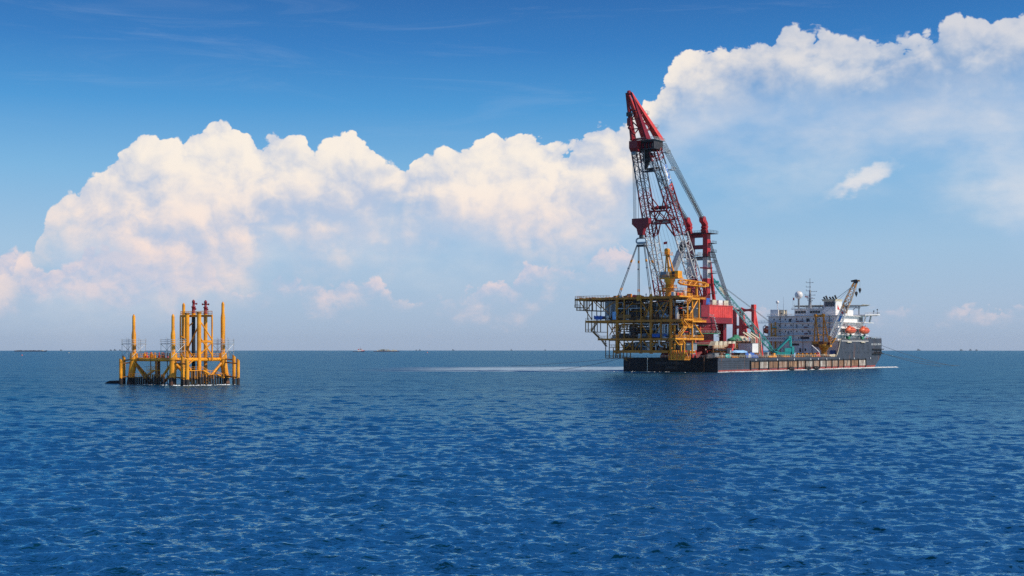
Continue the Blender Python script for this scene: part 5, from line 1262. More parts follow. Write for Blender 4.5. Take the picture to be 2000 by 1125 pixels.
    for k in range(14):
        u = uA+2+k*1.9; t.part('bundled_pipe', MB().tube((u, FV+1, Z[0]+0.2), (u+rr.uniform(-1, 1), BV-2, Z[0]+0.25), 0.2, n=6), rr.choice((YDK, BROWN, LGREY)))
    c = F(1297, v=FV+6).x; t.part('flare_platform', MB().box((c-3, FV+5, 38.8), (c+11, FV+12, 39.1)).rail([(c-3, FV+5, 39.1), (c+11, FV+5, 39.1), (c+11, FV+12, 39.1)], 1.1, 0.09, 1.5).bar((c+10, FV+6, Z[0]), (c+10, FV+6, 38.8), 0.4).bar((c-2, FV+6, Z[0]), (c-2, FV+6, 38.8), 0.4), YEL)
    for k in range(5):
        v = ev(1330+7*k); t.part('end_fitting', MB().box((U1-2, v-1, Z[0]), (U1-0.6, v+0.8, Z[0]+rr.uniform(1, 2.4))), rr.choice((YEL, WHT2, RED2)))
    return Z
MZ = module()
for i, (px, v, col, lab) in enumerate(((1213, -37.6, SKINB, 'worker in dark clothing near the left sling on the topside deck'), (1262, -37.8, SKINB, 'worker in dark clothing beside the middle slings on the topside deck'), (1231, -38.0, SKINW, 'worker in red bending over the edge of the topside deck'))):
    p = S(px, v=v); person('person', lab, SHIP, (p.x, v, MTOP-0.15), col, 2.0+i)
c = S(1290, 483, v=-35)
fl_ = Thing('flag', 'small red flag on the gantry top of the yellow topside crane', 'flag', SHIP, (S(1308, v=-35).x-1.3, -35, 58.3), 'red flags of the crane vessel')
b = fl_.base
fl_.part('staff', MB().tube(b, b+V(0,0,4.2), 0.07, n=5), LGREY)
fl_.part('cloth', MB().add([b+V(-0.1-0.5*k, 0.12*math.sin(k*1.7), z-0.06*k) for z in (2.9, 4.1) for k in range(5)], [(k, k+1, 6+k, 5+k) for k in range(4)]), FLAG)

# ---------------------------------------------------------------- deck cranes
DT = DZ+0.06
TURQ2 = paint('faded_turquoise_paint', (0.16, 0.42, 0.42), 0.5, rust=0.2, var=0.25)
def crawler_crane():
    bu, bv = -8.0, S(1523, u=-8).y; K = 0.74
    t = Thing('crawler_crane', 'turquoise lattice-boom crawler crane parked on the vessel deck', 'crane', SHIP, (bu, bv, DT))
    tip = S(1392, 547, u=-35.5); foot = V(bu-1.6, bv-4.6, DT+3.2)
    f2 = V(tip.x-bu, tip.y-bv, 0).normalized(); side = V(-f2.y, f2.x, 0)
    def P(f, s_, z): return V(bu, bv, DT)+(f2*f+side*s_+V(0, 0, z))*K
    for s_ in (-1, 1):
        tr = [P(-4.5, s_*2.8, 0.5), P(-4.0, s_*2.8, 1.3), P(4.0, s_*2.8, 1.3), P(4.6, s_*2.8, 0.5), P(4.0, s_*2.8, 0.02), P(-4.0, s_*2.8, 0.02)]
        o = t.part('crawler_track', MB().prism([p-side*0.6 for p in tr], side*0.9), BLACK)
        for k in range(9): t.part('track_shoe', MB().box(P(-4+k, s_*2.8, 0)-V(0.1,0.1,-1.28*K), P(-4+k, s_*2.8, 0)+V(0.3,0.3,1.46*K)), DARK, o)
    body = [P(-7.5, -2.2, 1.9), P(5.0, -2.2, 1.9), P(5.0, 2.2, 1.9), P(-7.5, 2.2, 1.9)]
    t.part('slew_ring', MB().tube(P(0,0,0.9), P(0,0,1.9), 1.3, n=16), DARK)
    bd = t.part('crane_body', MB().prism(body, (0,0,1.9*K)), TURQ)
    t.part('engine_house', MB().prism([P(-8.5,-2.3,3.8), P(-3.2,-2.3,3.8), P(-3.2,2.3,3.8), P(-8.5,2.3,3.8)], (0,0,2.9*K)), TURQ, bd)
    t.part('counterweight', MB().prism([P(-10.2,-2.6,2.2), P(-8.5,-2.6,2.2), P(-8.5,2.6,2.2), P(-10.2,2.6,2.2)], (0,0,5.6*K)), TURQ, bd)
    t.part('cab', MB().prism([P(2.2,1.4,3.8), P(4.8,1.4,3.8), P(4.8,3.0,3.8), P(2.2,3.0,3.8)], (0,0,2.3*K)), TURQ, bd)
    t.part('cab_glass', MB().prism([P(2.6,3.02,4.6), P(4.4,3.02,4.6), P(4.4,3.08,4.6), P(2.6,3.08,4.6)], (0,0,1.2*K)), GLASS, bd)
    # gantry
    for s_ in (-1.6, 1.6):
        t.part('gantry_strut', MB().bar(P(3.6, s_, 3.8), P(-7.6, s_, 14.6), 0.7, 0.7).bar(P(-8.2, s_, 7.6), P(-7.8, s_, 14.6), 0.5, 0.7), TURQ)
    t.part('gantry_head', MB().bar(P(-7.2, -2.2, 14.8), P(-7.2, 2.2, 14.8), 1.4, 1.2), TURQ)
    foot = P(4.4, 0, 3.4); d = (tip-foot).normalized(); x = side; y = d.cross(x).normalized()
    L = (tip-foot).length
    for a, b, w0, w1, m in ((0.0, 0.12, 0.8, 2.5, TURQ), (0.12, 0.36, 2.5, 2.5, TURQ), (0.36, 0.62, 2.5, 2.5, TURQ2), (0.62, 0.86, 2.5, 2.5, TURQ2), (0.86, 0.97, 2.5, 1.3, TURQ)):
        sec = t.part('boom_section', MB().lattice(foot.lerp(tip, a), foot.lerp(tip, b), x, y, 2.4, 0.19, 0.13, w0, w0, w1, w1, lace=False), m)
        t.part('lacing', MB().lattice(foot.lerp(tip, a), foot.lerp(tip, b), x, y, 2.4, 0.26, 0.11, w0, w0, w1, w1, chords=False), m, sec)
    t.part('boom_sign', MB().bar(foot.lerp(tip, 0.80)+x*1.36, foot.lerp(tip, 0.90)+x*1.2, 0.1, 1.4, up=y), CREAM)
    t.part('boom_head', MB().bar(foot.lerp(tip, 0.96), tip, 1.7, 2.2).tube(tip-x*0.9, tip+x*0.9, 1.1, n=14).tube(tip-d*2.5-x*0.9+y*1.2, tip-d*2.5+x*0.9+y*1.2, 0.8, n=12), TURQ)
    gh = P(-7.2, 0, 15.2)
    for s_ in (-1.0, 1.0): t.part('pendant_line', MB().tube(gh+x*s_, foot.lerp(tip, 0.95)+x*s_+y*1.2, 0.09, n=4), CABLE)
    hk = S(1394, 563, u=-35.5); hk.x, hk.y = tip.x, tip.y
    t.part('hoist_line', MB().tube(tip-V(0,0,0.8), hk+V(0,0,1.4), 0.07, n=4), CABLE)
    t.part('hook_block', MB().lathe(hk, [(0.3, 1.5), (0.9, 1.2), (0.95, 0), (0.5, -1.1), (0.15, -2.2)], 10), TURQ)
crawler_crane()

def deck_crane():
    bu, bv = -6.5, S(1609.5, u=-6.5).y
    t = Thing('deck_crane', 'ochre pedestal deck crane with white lattice boom in front of the accommodation block', 'crane', SHIP, (bu, bv, DT))
    t.part('pedestal', MB().lathe((bu, bv, DT), [(1.9, 0), (1.7, 0.4), (1.7, 3.6), (2.6, 4.4)], 16), DYEL)
    z = DT+4.4
    ub = t.part('upper_works', MB().lathe((bu, bv, z), [(1.9, -0.3), (3.4, 1.2), (3.7, 2.2), (3.7, 2.7)], 18, smooth=False).box((bu-4.6, bv-2.2, z+1.6), (bu+2.8, bv+2.4, z+4.0)).box((bu-6.6, bv-1.8, z+1.3), (bu-4.6, bv+2.0, z+4.3)), DYEL)
    t.part('machine_cover', MB().box((bu-2.0, bv-2.7, z+2.6), (bu+1.0, bv-2.2, z+4.4)), BROWN, ub)
    t.part('cab', MB().box((bu+2.8, bv-2.4, z+1.2), (bu+4.8, bv+0.2, z+4.0)), DYEL, ub)
    t.part('cab_glass', MB().box((bu+3.0, bv-2.48, z+2.4), (bu+4.6, bv-2.38, z+3.7)).box((bu+4.78, bv-2.2, z+2.4), (bu+4.86, bv-0.1, z+3.7)), GLASS, ub)
    for k in (-5.6, -3.6, -1.6): t.part('winch_drum', MB().tube((bu+k-0.7, bv-2.5, z+2.0), (bu+k+0.7, bv-2.5, z+2.0), 0.8, n=12), BROWN, ub)
    ap = [V(bu-4.6, bv-1.4, 30.4), V(bu-0.6, bv+0.4, 30.6)]
    ft = [V(bu-5.4, bv-1.6, z+4.0), V(bu-2.4, bv-1.6, z+4.0), V(bu-1.0, bv+1.4, z+4.0), V(bu+2.4, bv+1.4, z+4.0)]
    for f, a in ((ft[0], ap[0]), (ft[1], ap[0]), (ft[2], ap[1]), (ft[3], ap[1])):
        t.part('gantry_leg', MB().bar(f, a, 0.6, 0.6), DYEL)
    t.part('gantry_top', MB().bar(ap[0]-V(0.8,0,0), ap[1]+V(0.8,0,0), 1.4, 1.3).tube(ap[0]+V(0,-1,0.4), ap[0]+V(0,1,0.4), 0.8, n=10).tube(ap[1]+V(0,-1,0.4), ap[1]+V(0,1,0.4), 0.8, n=10), DYEL)
    for f in (0.28, 0.55):
        t.part('gantry_tie', MB().bar(ft[0].lerp(ap[0], f), ft[1].lerp(ap[0], f), 0.4).bar(ft[1].lerp(ap[0], f), ft[2].lerp(ap[1], f), 0.4).bar(ft[2].lerp(ap[1], f), ft[3].lerp(ap[1], f), 0.4), DYEL)
    t.part('gantry_platform', MB().box(ap[1]+V(0.6,-1,-4), ap[1]+V(2.8,1,-3.8)).rail([ap[1]+V(0.7,-1,-3.8), ap[1]+V(2.7,-1,-3.8)], 1.2, 0.08, 1), DYEL)
    foot = V(bu+3.2, bv+0.4, z+2.4); tip = S(1671.5, 550, v=bv+4)
    d = (tip-foot).normalized(); x = V(-d.y, d.x, 0).normalized(); y = d.cross(x).normalized()
    for a, b, w0, w1, m in ((0.0, 0.13, 1.4, 3.4, DYEL), (0.13, 0.34, 3.4, 3.4, WHT), (0.34, 0.52, 3.4, 3.3, WHT), (0.52, 0.76, 3.3, 3.0, BOOMW), (0.76, 0.92, 3.0, 2.2, BOOMW), (0.92, 1.0, 2.2, 1.4, DYEL)):
        sec = t.part('boom_section', MB().lattice(foot.lerp(tip, a), foot.lerp(tip, b), x, y, 2.6, 0.28, 0.15, w0, w0, w1, w1, lace=False), m)
        t.part('lacing', MB().lattice(foot.lerp(tip, a), foot.lerp(tip, b), x, y, 2.6, 0.28, 0.16, w0, w0, w1, w1, chords=False), DYEL if m is BOOMW else m, sec)
    sb = foot.lerp(tip, 0.34)
    t.part('boom_sign', MB().bar(foot.lerp(tip, 0.36)-x*1.75, foot.lerp(tip, 0.54)-x*1.7, 0.1, 1.7, up=y), WHT)
    t.part('sign_mark', MB().bar(foot.lerp(tip, 0.38)-x*1.84, foot.lerp(tip, 0.46)-x*1.82, 0.06, 0.9, up=y), BTXT)
    t.part('sign_emblem', MB().prism([foot.lerp(tip, 0.495)-x*1.84-y*0.7, foot.lerp(tip, 0.495)-x*1.84+y*0.7, foot.lerp(tip, 0.54)-x*1.82], x*-0.04), FLAG)
    t.part('boom_head', MB().bar(foot.lerp(tip, 0.97), tip+d*0.8, 1.8, 2.2).tube(tip-x*1.1, tip+x*1.1, 1.2, n=14).bar(tip+V(0,0,0.6)-V(2.6,0,0.3), tip+V(0.6,0,0.8), 1.6, 0.9), DARK)
    t.part('jib_nose', MB().bar(tip+d*0.6, tip+V(2.2,0.6,0.4), 0.9, 0.9), DYEL)
    for k, s_ in enumerate((-0.8, 0, 0.8)): t.part('luffing_line', MB().tube(ap[k % 2]+V(0,0,0.9), foot.lerp(tip, 0.95)+x*s_, 0.06, n=4), CABLE)
    for o, l in ((V(0.3,0,0), 7.0), (V(2.2,0.6,0), 5.0)):
        h = tip+o-V(0,0,l); t.part('hoist_line', MB().tube(tip+o, h, 0.06, n=4), CABLE)
        t.part('hook_block', MB().lathe(h, [(0.25, 1.3), (0.75, 1.0), (0.8, 0), (0.4, -1.0), (0.1, -1.8)], 10), DARK)
BOOMW = paint('boom_white_and_ochre', (0.62, 0.56, 0.50), 0.5, rust=0.6, var=0.3, scale=0.9, rust_rgb=(0.40, 0.16, 0.03))
deck_crane()

# ---------------------------------------------------------------- deck cargo: each piece stands by itself on the deck
def cargo():
    rr = random.Random(21)
    def Dk(px, u): p = S(px, u=u); return V(u, p.y, DT)
    # white container
    p = S(1469.5, u=-4.5).y; q = S(1481, u=-4.5).y
    t = Thing('site_container', 'white box container on deck below the red boom rest', 'container', SHIP, (-8.5, (p+q)/2, DT+2.6))
    t.part('container_body', MB().box((-12.6, p, DT+2.6), (-4.5, q, DT+7.3)), WHT)
    for k in range(9): t.part('corrugation', MB().box((-12.2+k*0.9, p-0.08, DT+2.9), (-11.8+k*0.9, p, DT+7.0)), WHT)
    t.part('roof_frame', MB().box((-12.75, p-0.12, DT+7.3), (-4.4, q+0.1, DT+7.5)), LGREY)
    t.part('support_frame', MB().box((-12.6, p, DT), (-12.2, q, DT+2.6)).box((-5, p, DT), (-4.5, q, DT+2.6)).box((-12.6, p, DT+2.3), (-4.5, q, DT+2.6)), BROWN)
    # workshop of rusty plates with a covered heap on its roof
    p, q = S(1437, u=-14).y, S(1466, u=-14).y
    t = Thing('deck_workshop', 'long rusty brown deck workshop beneath the covered heaps', 'workshop', SHIP, (-18, (p+q)/2, DT))
    t.part('wall', MB().box((-24, p, DT), (-14, q, DT+8.2)), BROWN)
    t.part('roof', MB().box((-24.6, p-0.6, DT+8.2), (-13.4, q+0.6, DT+8.7)), BROWN)
    for k in range(8):
        v = p+(q-p)*(k+0.5)/8; t.part('door', MB().box((-14.02, v-0.9, DT+0.3), (-13.9, v+0.9, DT+3.2)), DARK if k % 3 else GREY)
        t.part('wall_rib', MB().box((-14.0, v+1.5, DT+0.1), (-13.7, v+1.8, DT+8.1)), BROWN)
    t.part('roof_rail', MB().rail([(-13.6, p, DT+8.7), (-13.6, q, DT+8.7)], 1.1, 0.08, 2), LGREY)
    def heap(name, lab, cat, c, r, h, mat, seed, grp=None):
        r2 = random.Random(seed); n, m = 14, 5; vs, fs = [], []
        for i in range(m):
            f = i/(m-1)
            for j in range(n):
                a = 6.2832*j/n; k = (1-0.5*f**3)*r2.uniform(0.80, 1.12)
                vs.append((c.x+math.cos(a)*r[0]*k, c.y+math.sin(a)*r[1]*k, c.z+h*0.85*f*r2.uniform(0.8, 1.1)))
        for i in range(m-1):
            for j in range(n): fs.append((i*n+j, i*n+(j+1) % n, (i+1)*n+(j+1) % n, (i+1)*n+j))
        fs.append(tuple((m-1)*n+j for j in range(n)))
        o = solo(name, MB().add(vs, fs, True), mat, lab, cat, SHIP, c, grp)
        return o
    heap('net_heap', 'heap under green netting on the workshop roof', 'heap', V(-17.5, p+(q-p)*0.38, DT+8.75), (3.0, 6.5), 2.6, GREEN, 1)
    heap('sack_heap', 'pale cream heap beside the green netting on the workshop roof', 'heap', V(-17, p+(q-p)*0.80, DT+8.75), (2.6, 4.8), 3.2, CREAM, 2)
    heap('net_heap', 'small green bundle behind the pale heap on the workshop roof', 'heap', V(-20, p+(q-p)*0.72, DT+8.75), (2.0, 3.0), 4.0, GREEN, 3)
    # row of cream cowls on a rack
    for k in range(5):
        px = 1389+8.6*k; v = S(px, u=-8).y
        t = Thing('ventilation_cowl', ('cream slant-topped cowl nearest the red tub', 'second cream slant-topped cowl from the red tub', 'middle one of the five cream slant-topped cowls', 'second cream slant-topped cowl from the rusty workshop', 'cream slant-topped cowl nearest the rusty workshop')[k], 'cowl', SHIP, (-8, v+1.5, DT+5.0), 'cream cowls in a row')
        t.part('cowl_body', MB().prism([(-9.5, v, DT+5.0), (-9.5, v+4.4, DT+5.0), (-9.5, v+4.4, DT+8.4), (-9.5, v+2.4, DT+8.4), (-9.5, v, DT+6.2)], (3.0, 0, 0)), CREAM)
        t.part('cowl_opening', MB().box((-9, v-0.06, DT+5.2), (-7, v+0.02, DT+6.0)), DARK)
    v0, v1 = S(1384, u=-8).y, S(1432, u=-8).y
    t = Thing('pipe_rack', 'brown steel rack carrying the row of cream cowls', 'rack', SHIP, (-8, (v0+v1)/2, DT))
    t.part('rack_deck', MB().box((-10.5, v0, DT+4.6), (-5.5, v1, DT+5.0)), BROWN)
    for k in range(8):
        v = v0+(v1-v0)*(k+0.1)/7.6
        for u in (-10.2, -5.8): t.part('rack_post', MB().bar((u, v, DT), (u, v, DT+4.6), 0.4), BROWN)
    for k, (z, m) in enumerate(((3.4, YEL2), (2.2, GREY), (1.2, BROWN), (3.9, BLACK))): t.part('racked_pipe', MB().tube((-6.6+0.4*k, v0+1, DT+z), (-6.6+0.4*k, v1-2-3*k, DT+z), 0.4, n=10), m)
    t.part('rack_rail', MB().rail([(-5.6, v0, DT+5), (-5.6, v1, DT+5)], 1.1, 0.07, 2), YEL2)
    # assorted pieces along the near deck edge
    def crate(px, u, w, l, h, mat, lab, name='crate', cat='crate', z=0.0):
        p = Dk(px, u)+V(0,0,z); t = Thing(name, lab, cat, SHIP, p)
        t.part('box_body', MB().box(p+V(-w/2,-l/2,0), p+V(w/2,l/2,h)), mat)
        t.part('lid', MB().box(p+V(-w/2-0.1,-l/2-0.1,h), p+V(w/2+0.1,l/2+0.1,h+0.15)), mat)
        t.part('skid', MB().box(p+V(w/2,-l/2+0.2,0), p+V(w/2+0.12,-l/2+0.5,h)).box(p+V(w/2,l/2-0.5,0), p+V(w/2+0.12,l/2-0.2,h)), DARK)
    crate(1429, -3.5, 2.2, 3.0, 2.0, RED2, 'bright red box beside the cream cowls', z=5.05)
    crate(1418, -3.0, 2.4, 4.0, 1.6, DARK, 'black crate behind the rail left of the turquoise bundle')
    crate(1424.5, -4.5, 1.6, 2.2, 4.8, WHT2, 'tall pale cabinet between red column and rack', 'cabinet', 'cabinet')
    crate(1549, -4.0, 2.2, 3.2, 2.2, BLUE2, 'bright blue box behind the turquoise crane')
    crate(1445, -3.2, 3.0, 4.5, 2.4, DARK, 'black crate under the light blue cover')
    crate(1405, -5.0, 3.0, 4.0, 2.8, BROWN, 'rusty brown crate under the pipe rack')
    crate(1395, -4.0, 3.0, 5.0, 2.4, GREY, 'grey crate nearest the stern corner of the near deck edge')
    crate(1497, -4.0, 2.0, 2.6, 2.6, LGREY, 'pale grey crate beside the turquoise crane tracks')
    crate(1629, -5.0, 3.2, 4.5, 3.4, BLUE, 'dark blue crate at the foot of the accommodation block')
    t = Thing('deck_stanchion', 'red square steel column between the rack and the workshop', 'column', SHIP, Dk(1427.5, -5))
    c = t.base; t.part('shaft', MB().box(c+V(-0.9,-0.9,0), c+V(0.9,0.9,6.5)), RED2); t.part('base_plate', MB().box(c+V(-1.4,-1.4,0), c+V(1.4,1.4,0.3)), RED2)
    heap('tarpaulin_heap', 'light blue tarpaulin stretched over cargo at the near rail', 'tarpaulin', Dk(1443, -3.6)+V(0,0,2.58), (2.6, 8.5), 1.5, BLUE2, 5)
    for k, (px, w, h, m, lab) in enumerate(((1457, 2.0, 3.4, BLUE, 'tall dark blue wrapped bale at the near rail below the white container'), (1462, 1.6, 2.6, WHT2, 'white wrapped bale between two blue bales at the near rail'), (1468, 2.0, 3.0, BLUE, 'dark blue wrapped bale right of the white bale'), (1475, 1.8, 1.8, BLUE, 'low dark blue bale below the white container corner'), (1452, 1.6, 1.8, BLUE2, 'pale blue bale beside the light blue tarpaulin'), (1421, 1.7, 2.4, TURQ, 'bright turquoise bundle hung at the near rail'))):
        heap('wrapped_bale', lab, 'bale', Dk(px, -1.9), (0.9, w*1.7), h, m, 30+k)
    heap('tyre_heap', 'black heap of rubber fenders at the near rail left of the bales', 'heap', Dk(1450, -1.5), (0.9, 4.2), 3.0, BLACK, 44)
    heap('hose_heap', 'dark coiled hose heap at the stern corner of the near rail', 'heap', Dk(1386, -2.0), (1.2, 4.0), 2.6, DARK, 45)
    heap('rope_heap', 'pale tangled rope heap at the foot of the bulwark sweep', 'heap', Dk(1627, -1.8), (0.9, 6.0), 1.6, CREAM, 46)
    # yellow pipe supports and valves along the deck
    ORD = ('first', 'second', 'third', 'fourth', 'fifth', 'sixth', 'seventh', 'eighth', 'ninth', 'tenth', 'eleventh', 'twelfth', 'thirteenth', 'fourteenth', 'fifteenth', 'sixteenth')
    for k in range(13):
        px = 1549+4.0*k
        if 1598 < px: break
        p = Dk(px, -4.0+0.6*(k % 3))
        t = Thing('pipe_saddle', f'yellow pipe saddle, {ORD[k]} in the row from the turquoise crane', 'saddle', SHIP, p, 'yellow pipe saddles along the deck')
        t.part('saddle_frame', MB().box(p+V(-0.9,-1.1,0), p+V(0.9,1.1,0.5)).prism([p+V(-0.9,-1.0,0.5), p+V(0.9,-1.0,0.5), p+V(0.9,-0.3,2.2), p+V(-0.9,-0.3,2.2)], (0,0.4,0)), YEL2)
        t.part('roller', MB().tube(p+V(-1.0,0,1.7), p+V(1.0,0,1.7), 0.5, n=10), DARK if k % 2 else YEL)
    v0, v1 = S(1500, u=-2.6).y, S(1516, u=-2.6).y
    t = Thing('spreader_bar', 'yellow spreader bar lying by the rail before the turquoise crane', 'spreader', SHIP, (-2.6, (v0+v1)/2, DT))
    t.part('main_beam', MB().bar((-2.6, v0, DT+0.5), (-2.6, v1, DT+0.5), 0.9, 0.8), YEL); t.part('lug', MB().box((-3, v0+6, DT+0.9), (-2.2, v0+8, DT+2.2)), YEL)
    # cream ladders standing against the boom rest
    for k, px in enumerate((1468, 1474.5, 1482)):
        p = S(px, u=-9.5); c = V(-9.5, p.y, DT+8.6)
        t = Thing('boarding_ladder', ('leftmost of three cream ladder arms at the boom rest foot', 'middle one of three cream ladder arms at the boom rest foot', 'rightmost of three cream ladder arms at the boom rest foot')[k], 'ladder', SHIP, V(-9.5, p.y, DT), 'cream ladder arms')
        t.part('stile', MB().bar((-9.5, p.y, DT), (-9.5, p.y, DT+10.4), 0.6).bar((-9.5, p.y, DT+10.2), (-11.5, p.y-6.0, DT+13.2), 0.6), CREAM)
        t.part('stile', MB().bar((-8.5, p.y+0.4, DT), (-8.5, p.y+0.4, DT+10.4), 0.3), CREAM)
        for j in range(8): t.part('rung', MB().bar((-9.4, p.y, DT+1+j*1.2), (-8.5, p.y+0.4, DT+1+j*1.2), 0.15), CREAM)
    # gangway with a red-and-white banner rail
    v = 146.0; x0, x1 = S(1488, v=v).x, S(1532, v=v).x
    t = Thing('gangway_bridge', 'white elevated gangway with lettered rail panels before the accommodation block', 'gangway', SHIP, ((x0+x1)/2, v, DT))
    t.part('walkway', MB().box((x0, v-0.8, 16.0), (x1, v+0.8, 16.5)), WHT)
    for k in range(12):
        a = x0+(x1-x0)*k/12; t.part('rail_panel', MB().box((a+0.1, v-0.9, 16.6), (a+(x1-x0)/12-0.1, v-0.82, 18.4)), WHT)
        t.part('panel_mark', MB().box((a+0.35, v-0.95, 17.0), (a+(x1-x0)/12-0.4, v-0.905, 18.0)), FLAG if k < 4 else SKINB)
    for x in (x0+0.5, (x0+x1)/2, x1-0.5): t.part('gangway_post', MB().bar((x, v, DT), (x, v, 16.0), 0.6), WHT2)
    t.part('top_rail', MB().tube((x0, v-0.85, 18.6), (x1, v-0.85, 18.6), 0.14, n=6), CREAM)
    # ochre portal davit
    v = 147.5; x0, x1 = S(1506.5, v=v).x, S(1514.5, v=v).x
    t = Thing('portal_davit', 'ochre portal frame with turquoise cap beside the far lifeboat', 'davit', SHIP, ((x0+x1)/2, v, DT))
    for x in (x0, x1): t.part('portal_leg', MB().bar((x, v, DT), (x, v, 27.5 if x == x1 else 26.6), 0.7), DYEL)
    t.part('portal_beam', MB().bar((x0, v, 23.6), (x1, v, 23.6), 0.7).bar((x0, v, 19.4), (x1, v, 19.4), 0.7), DYEL); t.part('portal_brace', MB().bar((x0, v, 19.4), (x1, v, 23.4), 0.35), DYEL)
    t.part('cap', MB().box((x1-1.8, v-0.8, 24.0), (x1+0.6, v+0.8, 24.6)), TURQ)
    # white hose reel arm near the deck crane
    p = Dk(1600, -4); t = Thing('hose_boom', 'bent white hose arm left of the deck crane pedestal', 'hose arm', SHIP, p)
    t.part('arm', MB().path([p, p+V(0,0,2.5), p+V(-1.5,0,4.0), p+V(-4.5,0,6.4)], 0.35, n=8), WHT); t.part('base', MB().tube(p, p+V(0,0,0.6), 0.8, n=10), RED2)
    p = Dk(1596.5, -2.4); t = Thing('valve_manifold', 'red valve manifold by the rail left of the deck crane', 'manifold', SHIP, p)
    t.part('manifold_pipe', MB().tube(p+V(0,-2.4,0.9), p+V(0,2.4,0.9), 0.5, n=10), RED2)
    for k in (-1.6, 0, 1.6): t.part('valve', MB().tube(p+V(0,k,0), p+V(0,k,2.2), 0.3, n=8).tube(p+V(0,k,2.1), p+V(0,k,2.3), 0.7, n=12), RED2)
    # side fenders just above the water
    for k, (px, r, l, lab) in enumerate(((1543.5, 0.9, 1.7, 'black rubber fender at the waterline, farthest toward the stern'), (1576, 0.85, 2.2, 'black rubber fender at the waterline, middle of three'), (1592, 0.9, 1.9, 'black rubber fender at the waterline, nearest the bow'))):
        v = S(px, u=1.2).y; t = Thing('floating_fender', lab, 'fender', SHIP, (1.9, v, -0.2), 'black fenders along the hull')
        t.part('fender_body', MB().tube((1.9, v-l, 0.8), (1.9, v+l, 0.8), r, n=14).tube((1.9, v-l-0.8, 0.8), (1.9, v-l, 0.8), r*0.5, r, n=14).tube((1.9, v+l, 0.8), (1.9, v+l+0.8, 0.8), r, r*0.5, n=14), BLACK)
        for j in (-0.6, 0, 0.6): t.part('tyre', MB().tube((1.9, v+j*l-0.3, 0.8), (1.9, v+j*l+0.3, 0.8), r+0.22, n=14), DARK)
        [t.part('chain', MB().tube((0.8, v+e*l, 1.4), (0.45, v+e*l, 5.2), 0.1, n=4), DARK) for e in (-1, 1)]
    # small drums and gas bottles strung along the near rail
    for k in range(16):
        px = 1392+15.5*k+rr.uniform(-3, 3)
        if px > 1632: break
        p = Dk(px, -2.6-rr.random()*2.2); m, cn = rr.choice(((BLUE, 'blue'), (BROWN, 'rusty'), (RED2, 'red'), (DARK, 'black'), (CREAM, 'cream'), (GREEN, 'green'), (YEL2, 'yellow'))); h = rr.uniform(1.0, 1.9); r = rr.uniform(0.4, 0.7)
        t = Thing('oil_drum', f'small {cn} drum, {ORD[k]} from the stern along the near deck rail', 'drum', SHIP, p, 'drums along the near deck rail')
        t.part('drum_shell', MB().lathe(p, [(r, 0), (r, h*0.33), (r*1.06, h*0.35), (r, h*0.37), (r, h*0.66), (r*1.06, h*0.68), (r, h*0.7), (r, h), (r*0.9, h*0.98)], 12), m)
    for k, (px, l, m, lab) in enumerate(((1408, 9, BROWN, 'rusty pipe bundle lying along the rail before the pipe rack'), (1436, 7, YEL2, 'yellow pipe bundle lying along the rail left of the tarpaulin'), (1490, 8, BROWN, 'rusty pipe bundle lying along the rail before the cream ladders'), (1536, 10, YEL2, 'yellow pipe bundle lying along the rail below the turquoise crane'), (1578, 9, DARK, 'dark pipe bundle lying along the rail left of the deck crane'), (1618, 8, BROWN, 'rusty pipe bundle lying along the rail right of the deck crane'))):
        p = Dk(px, -1.8); t = Thing('pipe_bundle', lab, 'pipes', SHIP, p)
        for j in range(6): t.part('loose_pipe', MB().tube(p+V(-0.9+0.4*(j % 4), -l/2+rr.random(), 0.25+0.38*(j//4)), p+V(-0.9+0.4*(j % 4), l/2-rr.random(), 0.25+0.38*(j//4)), 0.2, n=8), m)
    # two workers at the rail
    person('person', 'worker in red coveralls at the near rail below the white container', SHIP, Dk(1481, -1.6), SKINW, 1.5)
    person('person', 'worker in navy clothing beside the one in red at the near rail', SHIP, Dk(1484.5, -1.6), SKINB, 1.2)
cargo()

# ---------------------------------------------------------------- mooring lines
def line(name, label, a, b, sag, r, grp):
    a, b = Vector(a), Vector(b); pts = [a.lerp(b, k/16)-V(0, 0, sag*4*(k/16)*(1-k/16)) for k in range(17)]
    o = mesh_object(name, MB().path(pts, r, 5), CABLE, a); o.location = a; COL.objects.link(o); o['label'] = label; o['category'] = 'line'; o['group'] = grp
bw = SHIP.world
line('mooring_line', 'upper mooring wire running from the bow out to the sea', bw((-2, 211.6, 14.2)), V((1868-1000)/FPX*900, 900, -0.4), 1.5, 0.12, 'mooring wires')
line('mooring_line', 'lower mooring wire from the bow anchor rack, left of its pair', bw((0.5, 212.4, 8.6)), V((1845-1000)/FPX*880, 880, -0.4), 1.2, 0.12, 'mooring wires')
line('mooring_line', 'lower mooring wire from the bow anchor rack, right of its pair', bw((0.9, 212.4, 8.4)), V((1885-1000)/FPX*900, 900, -0.4), 1.2, 0.12, 'mooring wires')
line('mooring_line', 'mooring wire from the stern running low across the propeller wash', bw((-BM+1, -0.3, 7.2)), V((1085-1000)/FPX*735, 735, -0.3), 0.8, 0.10, 'mooring wires')
line('mooring_line', 'farther stern mooring wire running above the propeller wash', bw((-BM+1, 8, 7.6)), V((990-1000)/FPX*900, 900, -0.3), 0.8, 0.10, 'mooring wires')

